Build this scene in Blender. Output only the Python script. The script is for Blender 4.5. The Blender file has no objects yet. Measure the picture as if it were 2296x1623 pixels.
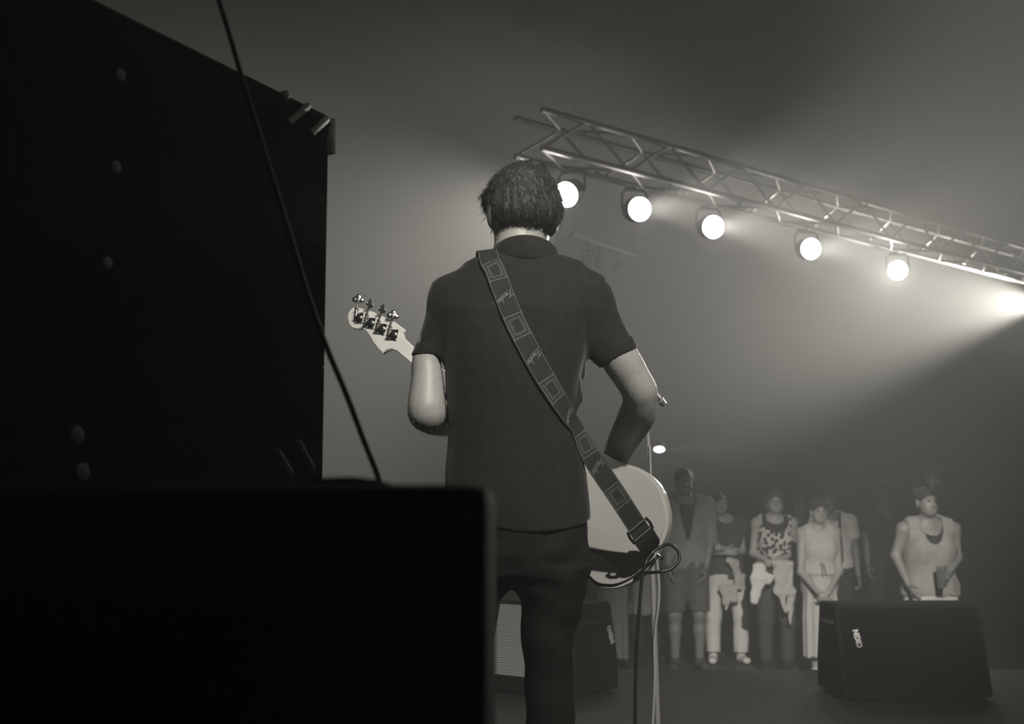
import bpy, bmesh, math, random
import numpy as np
from mathutils import Vector, Matrix
from mathutils.bvhtree import BVHTree

random.seed(7)
rng = np.random.default_rng(11)
S = bpy.context.scene
COL = S.collection

# ------------------------------------------------------------------ camera
F_PX = 2800.0                      # focal length in pixels of the 2296 x 1623 frame
CX, CY = 1148.0, 811.5
CAM_Z = 1.0                        # above the stage floor (z = 0)
TH = math.atan(319.0 / F_PX)       # tilted up so that the horizon falls at row 1130
HALL_Z = -0.5                      # audience floor

cam_d = bpy.data.cameras.new('camera')
cam = bpy.data.objects.new('camera', cam_d)
COL.objects.link(cam)
cam.location = (0, 0, CAM_Z)
cam.rotation_euler = (math.pi / 2 + TH, 0, 0)
cam_d.sensor_fit = 'HORIZONTAL'
cam_d.sensor_width = 36.0 * 2296 / 2016
cam_d.lens = F_PX * cam_d.sensor_width / 2296
cam_d.clip_start = 0.05
cam_d.clip_end = 100
cam_d.dof.use_dof = True
cam_d.dof.focus_distance = 3.0
cam_d.dof.aperture_fstop = 6.3
S.camera = cam

# ------------------------------------------------------------------ render look
S.view_settings.view_transform = 'Standard'
S.view_settings.look = 'None'
S.view_settings.gamma = 1.0
S.view_settings.use_curve_mapping = False
S.view_settings.exposure = 0.0
S.cycles.max_bounces = 3
S.cycles.diffuse_bounces = 1
S.cycles.glossy_bounces = 1
S.cycles.transmission_bounces = 3
S.cycles.volume_bounces = 0
S.cycles.use_denoising = True
S.cycles.adaptive_threshold = 0.03
S.cycles.adaptive_min_samples = 16
S.cycles.sample_clamp_indirect = 4.0

# ------------------------------------------------------------------ world: thin stage haze fills the whole hall
W = bpy.data.worlds.new('hall_air')
S.world = W
W.use_nodes = True
nt = W.node_tree
for n in list(nt.nodes):
    nt.nodes.remove(n)
wo = nt.nodes.new('ShaderNodeOutputWorld')
bg = nt.nodes.new('ShaderNodeBackground')
bg.inputs['Color'].default_value = (0, 0, 0, 1)
bg.inputs['Strength'].default_value = 0.0
nt.links.new(bg.outputs[0], wo.inputs['Surface'])
vs = nt.nodes.new('ShaderNodeVolumeScatter')
HAZE = 0.035
vs.inputs['Color'].default_value = (1.0, 1.0, 1.0, 1)
vs.inputs['Density'].default_value = HAZE
vs.inputs['Anisotropy'].default_value = 0.2
nt.links.new(vs.outputs[0], wo.inputs['Volume'])

TINT = (1.0, 0.965, 0.855)         # warm monochrome print


def P(px, py, d):
    """world point on the ray through pixel (px, py) at distance y = d"""
    r = (px - CX) / F_PX
    u = (CY - py) / F_PX
    y = math.cos(TH) - math.sin(TH) * u
    z = math.sin(TH) + math.cos(TH) * u
    k = d / y
    return np.array([r * k, d, CAM_Z + z * k])


def ray(px, py):
    p = P(px, py, 1.0) - np.array([0, 0, CAM_Z])
    return p / np.linalg.norm(p)


CAMP = np.array([0, 0, CAM_Z])


def V(*a):
    return np.array(a, float)


def nrm(v):
    v = np.asarray(v, float)
    return v / (np.linalg.norm(v) + 1e-12)


# ------------------------------------------------------------------ lights that are not in view
def spot(name, loc, target, power, angle, blend, radius=0.08, parent=None):
    l = bpy.data.lights.new(name, 'SPOT')
    l.energy = power
    l.color = TINT
    l.spot_size = math.radians(angle)
    l.spot_blend = blend
    l.shadow_soft_size = radius
    o = bpy.data.objects.new(name, l)
    COL.objects.link(o)
    o.location = loc
    d = Vector(target) - Vector(loc)
    o.rotation_euler = d.to_track_quat('-Z', 'Y').to_euler()
    return o


# the stage's own lamps hang behind and above the camera: they light the player's back, the monitors and the crowd's fronts
spot('stage_wash_right_offscreen', (1.75, -1.2, 4.7), (0.5, 4.2, 0.85), 1450, 30, 0.7, 0.06)
spot('stage_wash_centre_offscreen', (0.6, -1.6, 4.7), (-0.4, 3.6, 1.4), 620, 18, 0.8, 0.06)
spot('crowd_wash_offscreen', (1.2, -1.4, 4.9), (2.5, 11.2, -0.5), 9000, 17, 1.0, 0.1)


# ------------------------------------------------------------------ materials
MATS = {}


def mat(name, col, rough=0.6, metal=0.0, var=0.15, scale=20.0, bump=0.0, bscale=80.0, emit=None, sheen=0.0,
        spec=0.5, coat=0.0, trans=0.0):
    if name in MATS:
        return MATS[name]
    m = bpy.data.materials.new(name)
    m.use_nodes = True
    nt = m.node_tree
    b = nt.nodes['Principled BSDF']
    b.inputs['Roughness'].default_value = rough
    b.inputs['Metallic'].default_value = metal
    b.inputs['Specular IOR Level'].default_value = spec
    b.inputs['Sheen Weight'].default_value = sheen
    b.inputs['Sheen Roughness'].default_value = 0.4
    b.inputs['Coat Weight'].default_value = coat
    b.inputs['Transmission Weight'].default_value = trans
    tc = nt.nodes.new('ShaderNodeTexCoord')
    no = nt.nodes.new('ShaderNodeTexNoise')
    no.inputs['Scale'].default_value = scale
    no.inputs['Detail'].default_value = 5
    nt.links.new(tc.outputs['Object'], no.inputs['Vector'])
    ra = nt.nodes.new('ShaderNodeValToRGB')
    c0 = max(0, col * (1 - var))
    c1 = min(1, col * (1 + var))
    ra.color_ramp.elements[0].color = (c0, c0, c0 * 0.97, 1)
    ra.color_ramp.elements[1].color = (c1, c1, c1 * 0.97, 1)
    ra.color_ramp.elements[0].position = 0.3
    ra.color_ramp.elements[1].position = 0.7
    nt.links.new(no.outputs['Fac'], ra.inputs['Fac'])
    nt.links.new(ra.outputs['Color'], b.inputs['Base Color'])
    if bump:
        n2 = nt.nodes.new('ShaderNodeTexNoise')
        n2.inputs['Scale'].default_value = bscale
        n2.inputs['Detail'].default_value = 3
        nt.links.new(tc.outputs['Object'], n2.inputs['Vector'])
        bp = nt.nodes.new('ShaderNodeBump')
        bp.inputs['Strength'].default_value = bump
        bp.inputs['Distance'].default_value = 0.01
        nt.links.new(n2.outputs['Fac'], bp.inputs['Height'])
        nt.links.new(bp.outputs[0], b.inputs['Normal'])
    if emit:
        b.inputs['Emission Color'].default_value = (TINT[0], TINT[1], TINT[2] + 0.06, 1)
        b.inputs['Emission Strength'].default_value = emit
    MATS[name] = m
    return m


def grille_mat(name, lo, hi, pitch):
    """woven loudspeaker cloth: horizontal ribs with a fine cross weave"""
    m = bpy.data.materials.new(name)
    m.use_nodes = True
    nt = m.node_tree
    b = nt.nodes['Principled BSDF']
    b.inputs['Roughness'].default_value = 0.85
    b.inputs['Specular IOR Level'].default_value = 0.1
    tc = nt.nodes.new('ShaderNodeTexCoord')
    w1 = nt.nodes.new('ShaderNodeTexWave')
    w1.bands_direction = 'Z'
    w1.inputs['Scale'].default_value = 0.314 / pitch
    w1.inputs['Distortion'].default_value = 0.4
    w2 = nt.nodes.new('ShaderNodeTexWave')
    w2.bands_direction = 'X'
    w2.inputs['Scale'].default_value = 0.314 / pitch
    w2.inputs['Distortion'].default_value = 0.4
    nt.links.new(tc.outputs['Object'], w1.inputs['Vector'])
    nt.links.new(tc.outputs['Object'], w2.inputs['Vector'])
    mx = nt.nodes.new('ShaderNodeMath')
    mx.operation = 'MULTIPLY_ADD'
    mx.inputs[1].default_value = 0.35
    nt.links.new(w2.outputs['Fac'], mx.inputs[0])
    nt.links.new(w1.outputs['Fac'], mx.inputs[2])
    ra = nt.nodes.new('ShaderNodeValToRGB')
    ra.color_ramp.elements[0].color = (lo, lo, lo * 0.97, 1)
    ra.color_ramp.elements[1].color = (hi, hi, hi * 0.97, 1)
    ra.color_ramp.elements[0].position = 0.15
    ra.color_ramp.elements[1].position = 1.0
    nt.links.new(mx.outputs[0], ra.inputs['Fac'])
    nt.links.new(ra.outputs[0], b.inputs['Base Color'])
    bp = nt.nodes.new('ShaderNodeBump')
    bp.inputs['Strength'].default_value = 0.8
    bp.inputs['Distance'].default_value = 0.003
    nt.links.new(mx.outputs[0], bp.inputs['Height'])
    nt.links.new(bp.outputs[0], b.inputs['Normal'])
    return m


def spot_mat(name, lo, hi, scale):
    """animal print: dark rings and spots on a pale ground"""
    m = bpy.data.materials.new(name)
    m.use_nodes = True
    nt = m.node_tree
    b = nt.nodes['Principled BSDF']
    b.inputs['Roughness'].default_value = 0.8
    tc = nt.nodes.new('ShaderNodeTexCoord')
    vo = nt.nodes.new('ShaderNodeTexVoronoi')
    vo.inputs['Scale'].default_value = scale
    nt.links.new(tc.outputs['Object'], vo.inputs['Vector'])
    ra = nt.nodes.new('ShaderNodeValToRGB')
    ra.color_ramp.elements[0].color = (lo, lo, lo, 1)
    ra.color_ramp.elements[1].color = (hi, hi, hi * 0.97, 1)
    ra.color_ramp.elements[0].position = 0.40
    ra.color_ramp.elements[1].position = 0.52
    nt.links.new(vo.outputs['Distance'], ra.inputs['Fac'])
    nt.links.new(ra.outputs[0], b.inputs['Base Color'])
    return m


# ------------------------------------------------------------------ mesh helpers
def link(name, me, m, parent=None, label=None, cat=None, group=None, kind=None, origin=None, smooth=True):
    o = bpy.data.objects.new(name, me)
    COL.objects.link(o)
    if m is not None:
        me.materials.clear()
        me.materials.append(m)
    if smooth:
        me.polygons.foreach_set('use_smooth', [True] * len(me.polygons))
    if origin is not None:
        o.location = origin
    if parent is not None:
        o.parent = parent
    tag(o, label, cat, group, kind)
    return o


def tag(o, label=None, cat=None, group=None, kind=None):
    if label:
        o['label'] = label
    if cat:
        o['category'] = cat
    if group:
        o['group'] = group
    if kind:
        o['kind'] = kind
    return o


def thing(name, loc, label, cat, group=None):
    o = bpy.data.objects.new(name, None)
    COL.objects.link(o)
    o.empty_display_size = 0.1
    o.location = loc
    return tag(o, label, cat, group)


def mesh_np(name, v, quads):
    me = bpy.data.meshes.new(name)
    v = np.asarray(v, np.float32)
    q = np.asarray(quads, np.int32)
    k = q.shape[1]
    me.vertices.add(len(v))
    me.vertices.foreach_set('co', v.ravel())
    me.loops.add(q.size)
    me.loops.foreach_set('vertex_index', q.ravel())
    me.polygons.add(len(q))
    me.polygons.foreach_set('loop_start', np.arange(0, q.size, k, dtype=np.int32))
    me.update(calc_edges=True)
    return me


class MB:
    """collects shapes into one mesh (world coordinates)"""

    def __init__(s):
        s.v, s.f = [], []

    def add(s, v, f):
        o = len(s.v)
        s.v += [tuple(map(float, p)) for p in v]
        s.f += [tuple(i + o for i in q) for q in f]
        return s

    def box(s, c, size, R=None, bevel=0.0):
        bm = bmesh.new()
        bmesh.ops.create_cube(bm, size=1.0)
        for q in bm.verts:
            q.co = Vector((q.co.x * size[0], q.co.y * size[1], q.co.z * size[2]))
        if bevel:
            bmesh.ops.bevel(bm, geom=bm.edges[:], offset=bevel, segments=2, affect='EDGES', profile=0.7)
        s._bm(bm, c, R)
        return s

    def _bm(s, bm, c, R):
        R = np.eye(3) if R is None else np.asarray(R)
        c = np.asarray(c, float)
        bm.verts.index_update()
        s.add([R @ np.array(q.co) + c for q in bm.verts], [[q.index for q in fc.verts] for fc in bm.faces])
        bm.free()

    def tube(s, pts, r, n=8, cap=True, taper=None):
        pts = [np.asarray(p, float) for p in pts]
        m = len(pts)
        tang = [nrm(pts[min(i + 1, m - 1)] - pts[max(i - 1, 0)]) for i in range(m)]
        a = V(0, 0, 1) if abs(tang[0][2]) < 0.9 else V(1, 0, 0)
        u = nrm(np.cross(tang[0], a))
        vs_, fs = [], []
        for i in range(m):
            u = nrm(u - tang[i] * np.dot(u, tang[i]))
            w = np.cross(tang[i], u)
            rr = r if taper is None else r * taper[i]
            if isinstance(r, (list, tuple, np.ndarray)):
                rr = r[i]
            for k in range(n):
                t = 2 * math.pi * k / n
                vs_.append(pts[i] + rr * (math.cos(t) * u + math.sin(t) * w))
        for i in range(m - 1):
            for k in range(n):
                k2 = (k + 1) % n
                fs.append((i * n + k, i * n + k2, (i + 1) * n + k2, (i + 1) * n + k))
        if cap:
            fs.append(tuple(range(n - 1, -1, -1)))
            fs.append(tuple((m - 1) * n + k for k in range(n)))
        return s.add(vs_, fs)

    def lathe(s, prof, c, axis, n=24, cap0=True, cap1=True):
        """prof: list of (radius, height along axis)"""
        w = nrm(axis)
        a = V(0, 0, 1) if abs(w[2]) < 0.9 else V(1, 0, 0)
        u = nrm(np.cross(w, a))
        v = np.cross(w, u)
        c = np.asarray(c, float)
        vs_, fs = [], []
        for (r, h) in prof:
            for k in range(n):
                t = 2 * math.pi * k / n
                vs_.append(c + w * h + r * (math.cos(t) * u + math.sin(t) * v))
        for i in range(len(prof) - 1):
            for k in range(n):
                k2 = (k + 1) % n
                fs.append((i * n + k, i * n + k2, (i + 1) * n + k2, (i + 1) * n + k))
        if cap0:
            fs.append(tuple(range(n - 1, -1, -1)))
        if cap1:
            fs.append(tuple((len(prof) - 1) * n + k for k in range(n)))
        return s.add(vs_, fs)

    def build(s, name, m, parent=None, smooth=False, origin=None, **kw):
        org = np.zeros(3) if origin is None else np.asarray(origin, float)
        wp = np.zeros(3) if parent is None else wloc(parent)
        me = bpy.data.meshes.new(name)
        me.from_pydata([tuple(np.array(p) - org - (wp if origin is None else 0)) for p in s.v], [], s.f)
        me.update()
        if smooth == 'auto':
            sm = np.ones(len(me.polygons), bool)
            me.polygons.foreach_set('use_smooth', sm)
            me.set_sharp_from_angle(angle=math.radians(38))
            smooth = None
        return link(name, me, m, parent, origin=(None if origin is None else tuple(org - wp)), smooth=bool(smooth), **kw)


def wloc(o):
    """world location of an object whose chain is translation only"""
    p = np.zeros(3)
    while o is not None:
        p += np.array(o.location)
        o = o.parent
    return p


def spline(pts, n, closed=False):
    """Catmull-Rom through pts, n samples per segment"""
    pts = [np.asarray(p, float) for p in pts]
    m = len(pts)
    out = []
    segs = m if closed else m - 1
    for i in range(segs):
        if closed:
            a, b, c, d = pts[(i - 1) % m], pts[i], pts[(i + 1) % m], pts[(i + 2) % m]
        else:
            a, b, c, d = pts[max(i - 1, 0)], pts[i], pts[i + 1], pts[min(i + 2, m - 1)]
        for k in range(n):
            t = k / n
            out.append(0.5 * (2 * b + (c - a) * t + (2 * a - 5 * b + 4 * c - d) * t * t + (3 * b - a - 3 * c + d) * t ** 3))
    if not closed:
        out.append(pts[-1])
    return out


# ------------------------------------------------------------------ signed distance sculpting
class Cap:
    def __init__(s, a, b, ra, rb=None):
        s.a, s.b = np.asarray(a, float), np.asarray(b, float)
        s.ra, s.rb = ra, (ra if rb is None else rb)

    def box(s):
        r = max(s.ra, s.rb)
        return np.minimum(s.a, s.b) - r, np.maximum(s.a, s.b) + r

    def ev(s, x, y, z):
        ba = s.b - s.a
        L2 = float(ba @ ba) + 1e-9
        px, py, pz = x - s.a[0], y - s.a[1], z - s.a[2]
        h = np.clip((px * ba[0] + py * ba[1] + pz * ba[2]) / L2, 0, 1)
        return np.sqrt((px - ba[0] * h) ** 2 + (py - ba[1] * h) ** 2 + (pz - ba[2] * h) ** 2) - (s.ra + (s.rb - s.ra) * h)


class Chain:
    """limb: spline through (point, radius) stations"""

    def __init__(s, pts, n=6):
        q = spline([np.append(np.asarray(p, float), r) for p, r in pts], n)
        s.segs = [Cap(a[:3], b[:3], a[3], b[3]) for a, b in zip(q[:-1], q[1:])]

    def box(s):
        b = [c.box() for c in s.segs]
        return np.min([x[0] for x in b], 0), np.max([x[1] for x in b], 0)

    def ev(s, x, y, z):
        d = None
        for c in s.segs:
            e = c.ev(x, y, z)
            d = e if d is None else np.minimum(d, e)
        return d


class ECap:
    """capsule with elliptical section; u is the wide direction"""

    def __init__(s, a, b, r0, r1, u):
        s.a, s.b = np.asarray(a, float), np.asarray(b, float)
        s.r0, s.r1 = r0, r1
        s.L = np.linalg.norm(s.b - s.a) + 1e-9
        s.w = (s.b - s.a) / s.L
        u = np.asarray(u, float)
        s.u = nrm(u - s.w * (u @ s.w))
        s.v = np.cross(s.w, s.u)

    def box(s):
        r = max(max(s.r0), max(s.r1))
        return np.minimum(s.a, s.b) - r, np.maximum(s.a, s.b) + r

    def ev(s, x, y, z):
        px, py, pz = x - s.a[0], y - s.a[1], z - s.a[2]
        t = px * s.w[0] + py * s.w[1] + pz * s.w[2]
        tc = np.clip(t / s.L, 0, 1)
        ru = s.r0[0] + (s.r1[0] - s.r0[0]) * tc
        rv = s.r0[1] + (s.r1[1] - s.r0[1]) * tc
        mr = np.minimum(ru, rv)
        a = (px * s.u[0] + py * s.u[1] + pz * s.u[2]) / ru
        b = (px * s.v[0] + py * s.v[1] + pz * s.v[2]) / rv
        c = (t - tc * s.L) / mr
        return (np.sqrt(a * a + b * b + c * c) - 1) * mr


class Ell:
    def __init__(s, c, r, R=None):
        s.c, s.r = np.asarray(c, float), np.asarray(r, float)
        s.R = np.eye(3) if R is None else np.asarray(R)      # rows are the local axes

    def box(s):
        m = s.r.max()
        return s.c - m, s.c + m

    def ev(s, x, y, z):
        px, py, pz = x - s.c[0], y - s.c[1], z - s.c[2]
        q = [(px * s.R[i][0] + py * s.R[i][1] + pz * s.R[i][2]) / s.r[i] for i in range(3)]
        k0 = np.sqrt(q[0] ** 2 + q[1] ** 2 + q[2] ** 2) + 1e-9
        k1 = np.sqrt((q[0] / s.r[0]) ** 2 + (q[1] / s.r[1]) ** 2 + (q[2] / s.r[2]) ** 2) + 1e-9
        return k0 * (k0 - 1) / k1


class Stack:
    """vertical loft: rows of (z, cx, cy, rx, ry)"""

    def __init__(s, rows, p=2.3):
        s.rows = np.array(sorted(rows), float)
        s.p = p

    def box(s):
        r = s.rows
        return (np.array([(r[:, 1] - r[:, 3]).min(), (r[:, 2] - r[:, 4]).min(), r[0, 0]]),
                np.array([(r[:, 1] + r[:, 3]).max(), (r[:, 2] + r[:, 4]).max(), r[-1, 0]]))

    def ev(s, x, y, z):
        r = s.rows
        zz = np.asarray(z).ravel()
        g = [np.interp(zz, r[:, 0], r[:, k]).reshape(np.shape(z)) for k in (1, 2, 3, 4)]
        mr = np.minimum(g[2], g[3])
        d = ((np.abs((x - g[0]) / g[2]) ** s.p + np.abs((y - g[1]) / g[3]) ** s.p) ** (1 / s.p) - 1) * mr
        return np.maximum(d, np.maximum(z - r[-1, 0], r[0, 0] - z))


def smin(a, b, k):
    if k <= 0:
        return np.minimum(a, b)
    h = np.maximum(k - np.abs(a - b), 0) / k
    return np.minimum(a, b) - h * h * k * 0.25


class Sculpt:
    def __init__(s, vox):
        s.vox = vox
        s.ops = []

    def add(s, prim, k=0.02, inf=0.0):
        s.ops.append(('+', prim, k, inf))
        return s

    def adds(s, prims, k=0.02, inf=0.0):
        for p in prims:
            s.add(p, k, inf)
        return s

    def sub(s, prim, k=0.01, inf=0.0):
        s.ops.append(('-', prim, k, inf))
        return s

    def clip(s, pt, n):
        s.ops.append(('c', np.asarray(pt, float), nrm(n), 0))
        return s

    def func(s, fn):
        s.ops.append(('f', fn, 0, 0))
        return s

    def mesh(s, name, origin=(0, 0, 0)):
        vox = s.vox
        lo = np.full(3, 1e9)
        hi = np.full(3, -1e9)
        for op, p, k, inf in s.ops:
            if op == '+':
                a, b = p.box()
                lo = np.minimum(lo, a - inf)
                hi = np.maximum(hi, b + inf)
        lo -= 4 * vox
        hi += 4 * vox
        n = np.ceil((hi - lo) / vox).astype(int) + 1
        ax = [lo[i] + vox * np.arange(n[i]) for i in range(3)]
        f = np.full(n, 0.2, np.float32)
        for op, p, k, inf in s.ops:
            if op in '+-':
                a, b = p.box()
                pad = k + inf + 4 * vox
                i0 = np.maximum(np.floor((a - pad - lo) / vox).astype(int), 0)
                i1 = np.minimum(np.ceil((b + pad - lo) / vox).astype(int) + 1, n)
                if (i1 <= i0).any():
                    continue
                sl = tuple(slice(i0[i], i1[i]) for i in range(3))
                x = ax[0][sl[0]][:, None, None]
                y = ax[1][sl[1]][None, :, None]
                z = ax[2][sl[2]][None, None, :]
                d = p.ev(x, y, z) - inf
                if op == '+':
                    f[sl] = smin(f[sl], d, k)
                else:
                    f[sl] = -smin(-f[sl], d, k)
            elif op == 'c':
                x, y, z = ax[0][:, None, None], ax[1][None, :, None], ax[2][None, None, :]
                d = (x - p[0]) * k[0] + (y - p[1]) * k[1] + (z - p[2]) * k[2]
                f = np.maximum(f, d.astype(np.float32))
            else:
                x, y, z = ax[0][:, None, None], ax[1][None, :, None], ax[2][None, None, :]
                near = np.abs(f) < 0.06
                f = np.where(near, p(x, y, z, f), f).astype(np.float32)
        v, q = surface_nets(f, lo, vox)
        return mesh_np(name, v - np.asarray(origin, float), q)


def surface_nets(f, lo, vox):
    s = f < 0
    c = np.zeros(tuple(d - 1 for d in f.shape), np.uint8)
    for dx in (0, 1):
        for dy in (0, 1):
            for dz in (0, 1):
                c += s[dx:dx + c.shape[0], dy:dy + c.shape[1], dz:dz + c.shape[2]]
    act = (c > 0) & (c < 8)
    idx = np.argwhere(act)
    corner = np.array([(dx, dy, dz) for dx in (0, 1) for dy in (0, 1) for dz in (0, 1)])
    vals = np.stack([f[idx[:, 0] + a, idx[:, 1] + b, idx[:, 2] + d] for a, b, d in corner], 1)
    acc = np.zeros((len(idx), 3))
    cnt = np.zeros(len(idx))
    for i in range(8):
        for j in range(i + 1, 8):
            if np.abs(corner[i] - corner[j]).sum() != 1:
                continue
            a, b = vals[:, i], vals[:, j]
            m = (a < 0) != (b < 0)
            t = np.where(m, a / np.where(m, a - b, 1), 0)
            pt = corner[i][None] + t[:, None] * (corner[j] - corner[i])[None]
            acc += np.where(m[:, None], pt, 0)
            cnt += m
    v = lo + vox * (idx + acc / cnt[:, None])
    vid = np.full(act.shape, -1, np.int32)
    vid[act] = np.arange(len(idx))
    quads = []
    for axis in range(3):
        o = [i for i in range(3) if i != axis]
        sh = list(f.shape)
        sl0 = [slice(None)] * 3
        sl1 = [slice(None)] * 3
        sl0[axis] = slice(0, -1)
        sl1[axis] = slice(1, None)
        a, b = s[tuple(sl0)], s[tuple(sl1)]
        for flip, m in ((0, a & ~b), (1, ~a & b)):
            e = np.argwhere(m)
            e = e[(e[:, o[0]] > 0) & (e[:, o[1]] > 0) & (e[:, o[0]] < f.shape[o[0]] - 1) & (e[:, o[1]] < f.shape[o[1]] - 1)]
            if not len(e):
                continue
            cs = []
            for d0, d1 in ((1, 1), (0, 1), (0, 0), (1, 0)):
                g = e.copy()
                g[:, o[0]] -= d0
                g[:, o[1]] -= d1
                cs.append(vid[g[:, 0], g[:, 1], g[:, 2]])
            q = np.stack(cs, 1)
            if (axis == 1) != bool(flip):
                q = q[:, ::-1]
            quads.append(q)
    q = np.concatenate(quads)
    return v, q[(q >= 0).all(1)]


def wrinkle(seed, amp, freq, dirs=None, n=6):
    """smooth fold noise as a displacement of the field"""
    r = np.random.default_rng(seed)
    ks = r.normal(size=(n, 3))
    if dirs is not None:
        ks = ks * np.asarray(dirs)
    ks = ks / np.linalg.norm(ks, axis=1)[:, None] * freq * r.uniform(0.5, 1.6, (n, 1))
    ph = r.uniform(0, 6.28, n)

    def fn(x, y, z, f):
        w = 0
        for k, p in zip(ks, ph):
            w = w + np.sin(k[0] * x + k[1] * y + k[2] * z + p + 0.8 * np.sin(0.6 * k[2] * x - 0.5 * k[0] * z + p))
        return f + amp * w / n ** 0.5
    return fn


# ------------------------------------------------------------------ the hall
M_wall = mat('dark_plaster', 0.02, 0.9, var=0.25, scale=1.5, bump=0.2, bscale=30)
M_ceil = mat('dark_ceiling', 0.015, 0.95, var=0.2, scale=2)
M_floor = mat('hall_floor_boards', 0.06, 0.55, var=0.3, scale=3, bump=0.1)
M_deck = mat('stage_deck_black', 0.03, 0.6, var=0.3, scale=5, bump=0.2)
X0, X1, Y0, Y1, ZC = -5.5, 9.5, -3.0, 17.0, 5.6


def _slab(name, c, size, m):
    b = MB().box(c, size)
    o = b.build(name, m, origin=c)
    o['kind'] = 'structure'
    return o


_slab('floor', ((X0 + X1) / 2, (Y0 + Y1) / 2, HALL_Z - 0.1), (X1 - X0 + 0.4, Y1 - Y0 + 0.4, 0.2), M_floor)
_slab('ceiling', ((X0 + X1) / 2, (Y0 + Y1) / 2, ZC + 0.1), (X1 - X0 + 0.4, Y1 - Y0 + 0.4, 0.2), M_ceil)
zm, zh = (HALL_Z + ZC) / 2, ZC - HALL_Z
_slab('wall_back', ((X0 + X1) / 2, Y1 + 0.1, zm), (X1 - X0 + 0.4, 0.2, zh), M_wall)
_slab('wall_stage', ((X0 + X1) / 2, Y0 - 0.1, zm), (X1 - X0 + 0.4, 0.2, zh), M_wall)
_slab('wall_left', (X0 - 0.1, (Y0 + Y1) / 2, zm), (0.2, Y1 - Y0, zh), M_wall)
_slab('wall_right', (X1 + 0.1, (Y0 + Y1) / 2, zm), (0.2, Y1 - Y0, zh), M_wall)
_slab('stage_platform', ((X0 + X1) / 2, (Y0 + 7.8) / 2, HALL_Z / 2), (X1 - X0 - 0.02, 7.8 - Y0 - 0.02, -HALL_Z - 0.004), M_deck)

# ------------------------------------------------------------------ lighting truss with its row of lamps
M_alu = mat('truss_aluminium', 0.4, 0.5, metal=0.6, var=0.1, scale=15)
M_can = mat('lamp_housing_black', 0.02, 0.7, spec=0.1, var=0.2, scale=30)
M_lens = mat('lamp_lens_lit', 0.8, 0.4, var=0.0, emit=70.0)
M_lens_dim = mat('lamp_lens_dim', 0.6, 0.2, var=0.1)

LAMP_PX = [(1270, 436), (1434, 469), (1599, 509), (1818, 558), (2013, 606), (2345, 682)]
D1 = 9.5
LZ = P(1270, 436, D1)[2]


def at_height(px, py, z):
    p = P(px, py, 1.0)
    return P(px, py, (z - CAM_Z) / (p[2] - CAM_Z))


LAMPS = [at_height(px, py, LZ) for px, py in LAMP_PX]
A_, B_ = LAMPS[0], LAMPS[4]
TU = nrm(V(B_[0] - A_[0], B_[1] - A_[1], 0))
TV = V(-TU[1], TU[0], 0)
t0, t1 = -0.4, 9.2
tz = LZ + 0.26
tr = thing('lighting_truss', A_ + TU * 3.5 + V(0, 0, 0.26), 'long aluminium box truss carrying the row of bright spotlights under the ceiling', 'truss')
hw = 0.15
cor = [(-hw, 0), (hw, 0), (-hw, 2 * hw), (hw, 2 * hw)]
base = V(A_[0], A_[1], tz)
for (a, b) in cor:
    MB().tube([base + TU * t0 + TV * a + V(0, 0, b), base + TU * t1 + TV * a + V(0, 0, b)], 0.025, 10).build('chord', M_alu, tr, smooth='auto')
nb = 20
step = (t1 - t0) / nb
for i in range(nb):
    ta, tb = t0 + i * step, t0 + (i + 1) * step
    if i % 2:
        ta, tb = tb, ta
    for (c0, c1) in ((0, 2), (1, 3), (2, 3), (0, 1)):
        p = base + TU * ta + TV * cor[c0][0] + V(0, 0, cor[c0][1])
        q = base + TU * tb + TV * cor[c1][0] + V(0, 0, cor[c1][1])
        MB().tube([p, q], 0.013, 6).build('brace', M_alu, tr, smooth='auto')

AIMS = [(-3.2, 6.2, 0.9), (3.9, 5.0, 2.5), (4.4, 5.0, 2.2), (5.0, 5.6, 2.3), (0.55, 3.0, 1.35), (-3.0, 11.8, 3.0)]
POW = [900, 600, 600, 600, 1500, 4000]
ANG = [74, 40, 40, 40, 13, 57]
NAMES = ['bright round stage spotlight on the truss, half hidden by the musician\'s head',
         'bright round stage spotlight second along the truss from the musician\'s head',
         'bright round stage spotlight third along the truss from the musician\'s head',
         'bright round stage spotlight fourth along the truss from the musician\'s head',
         'bright round stage spotlight fifth along the truss from the musician\'s head',
         'bright round stage spotlight at the far end of the truss']


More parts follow.
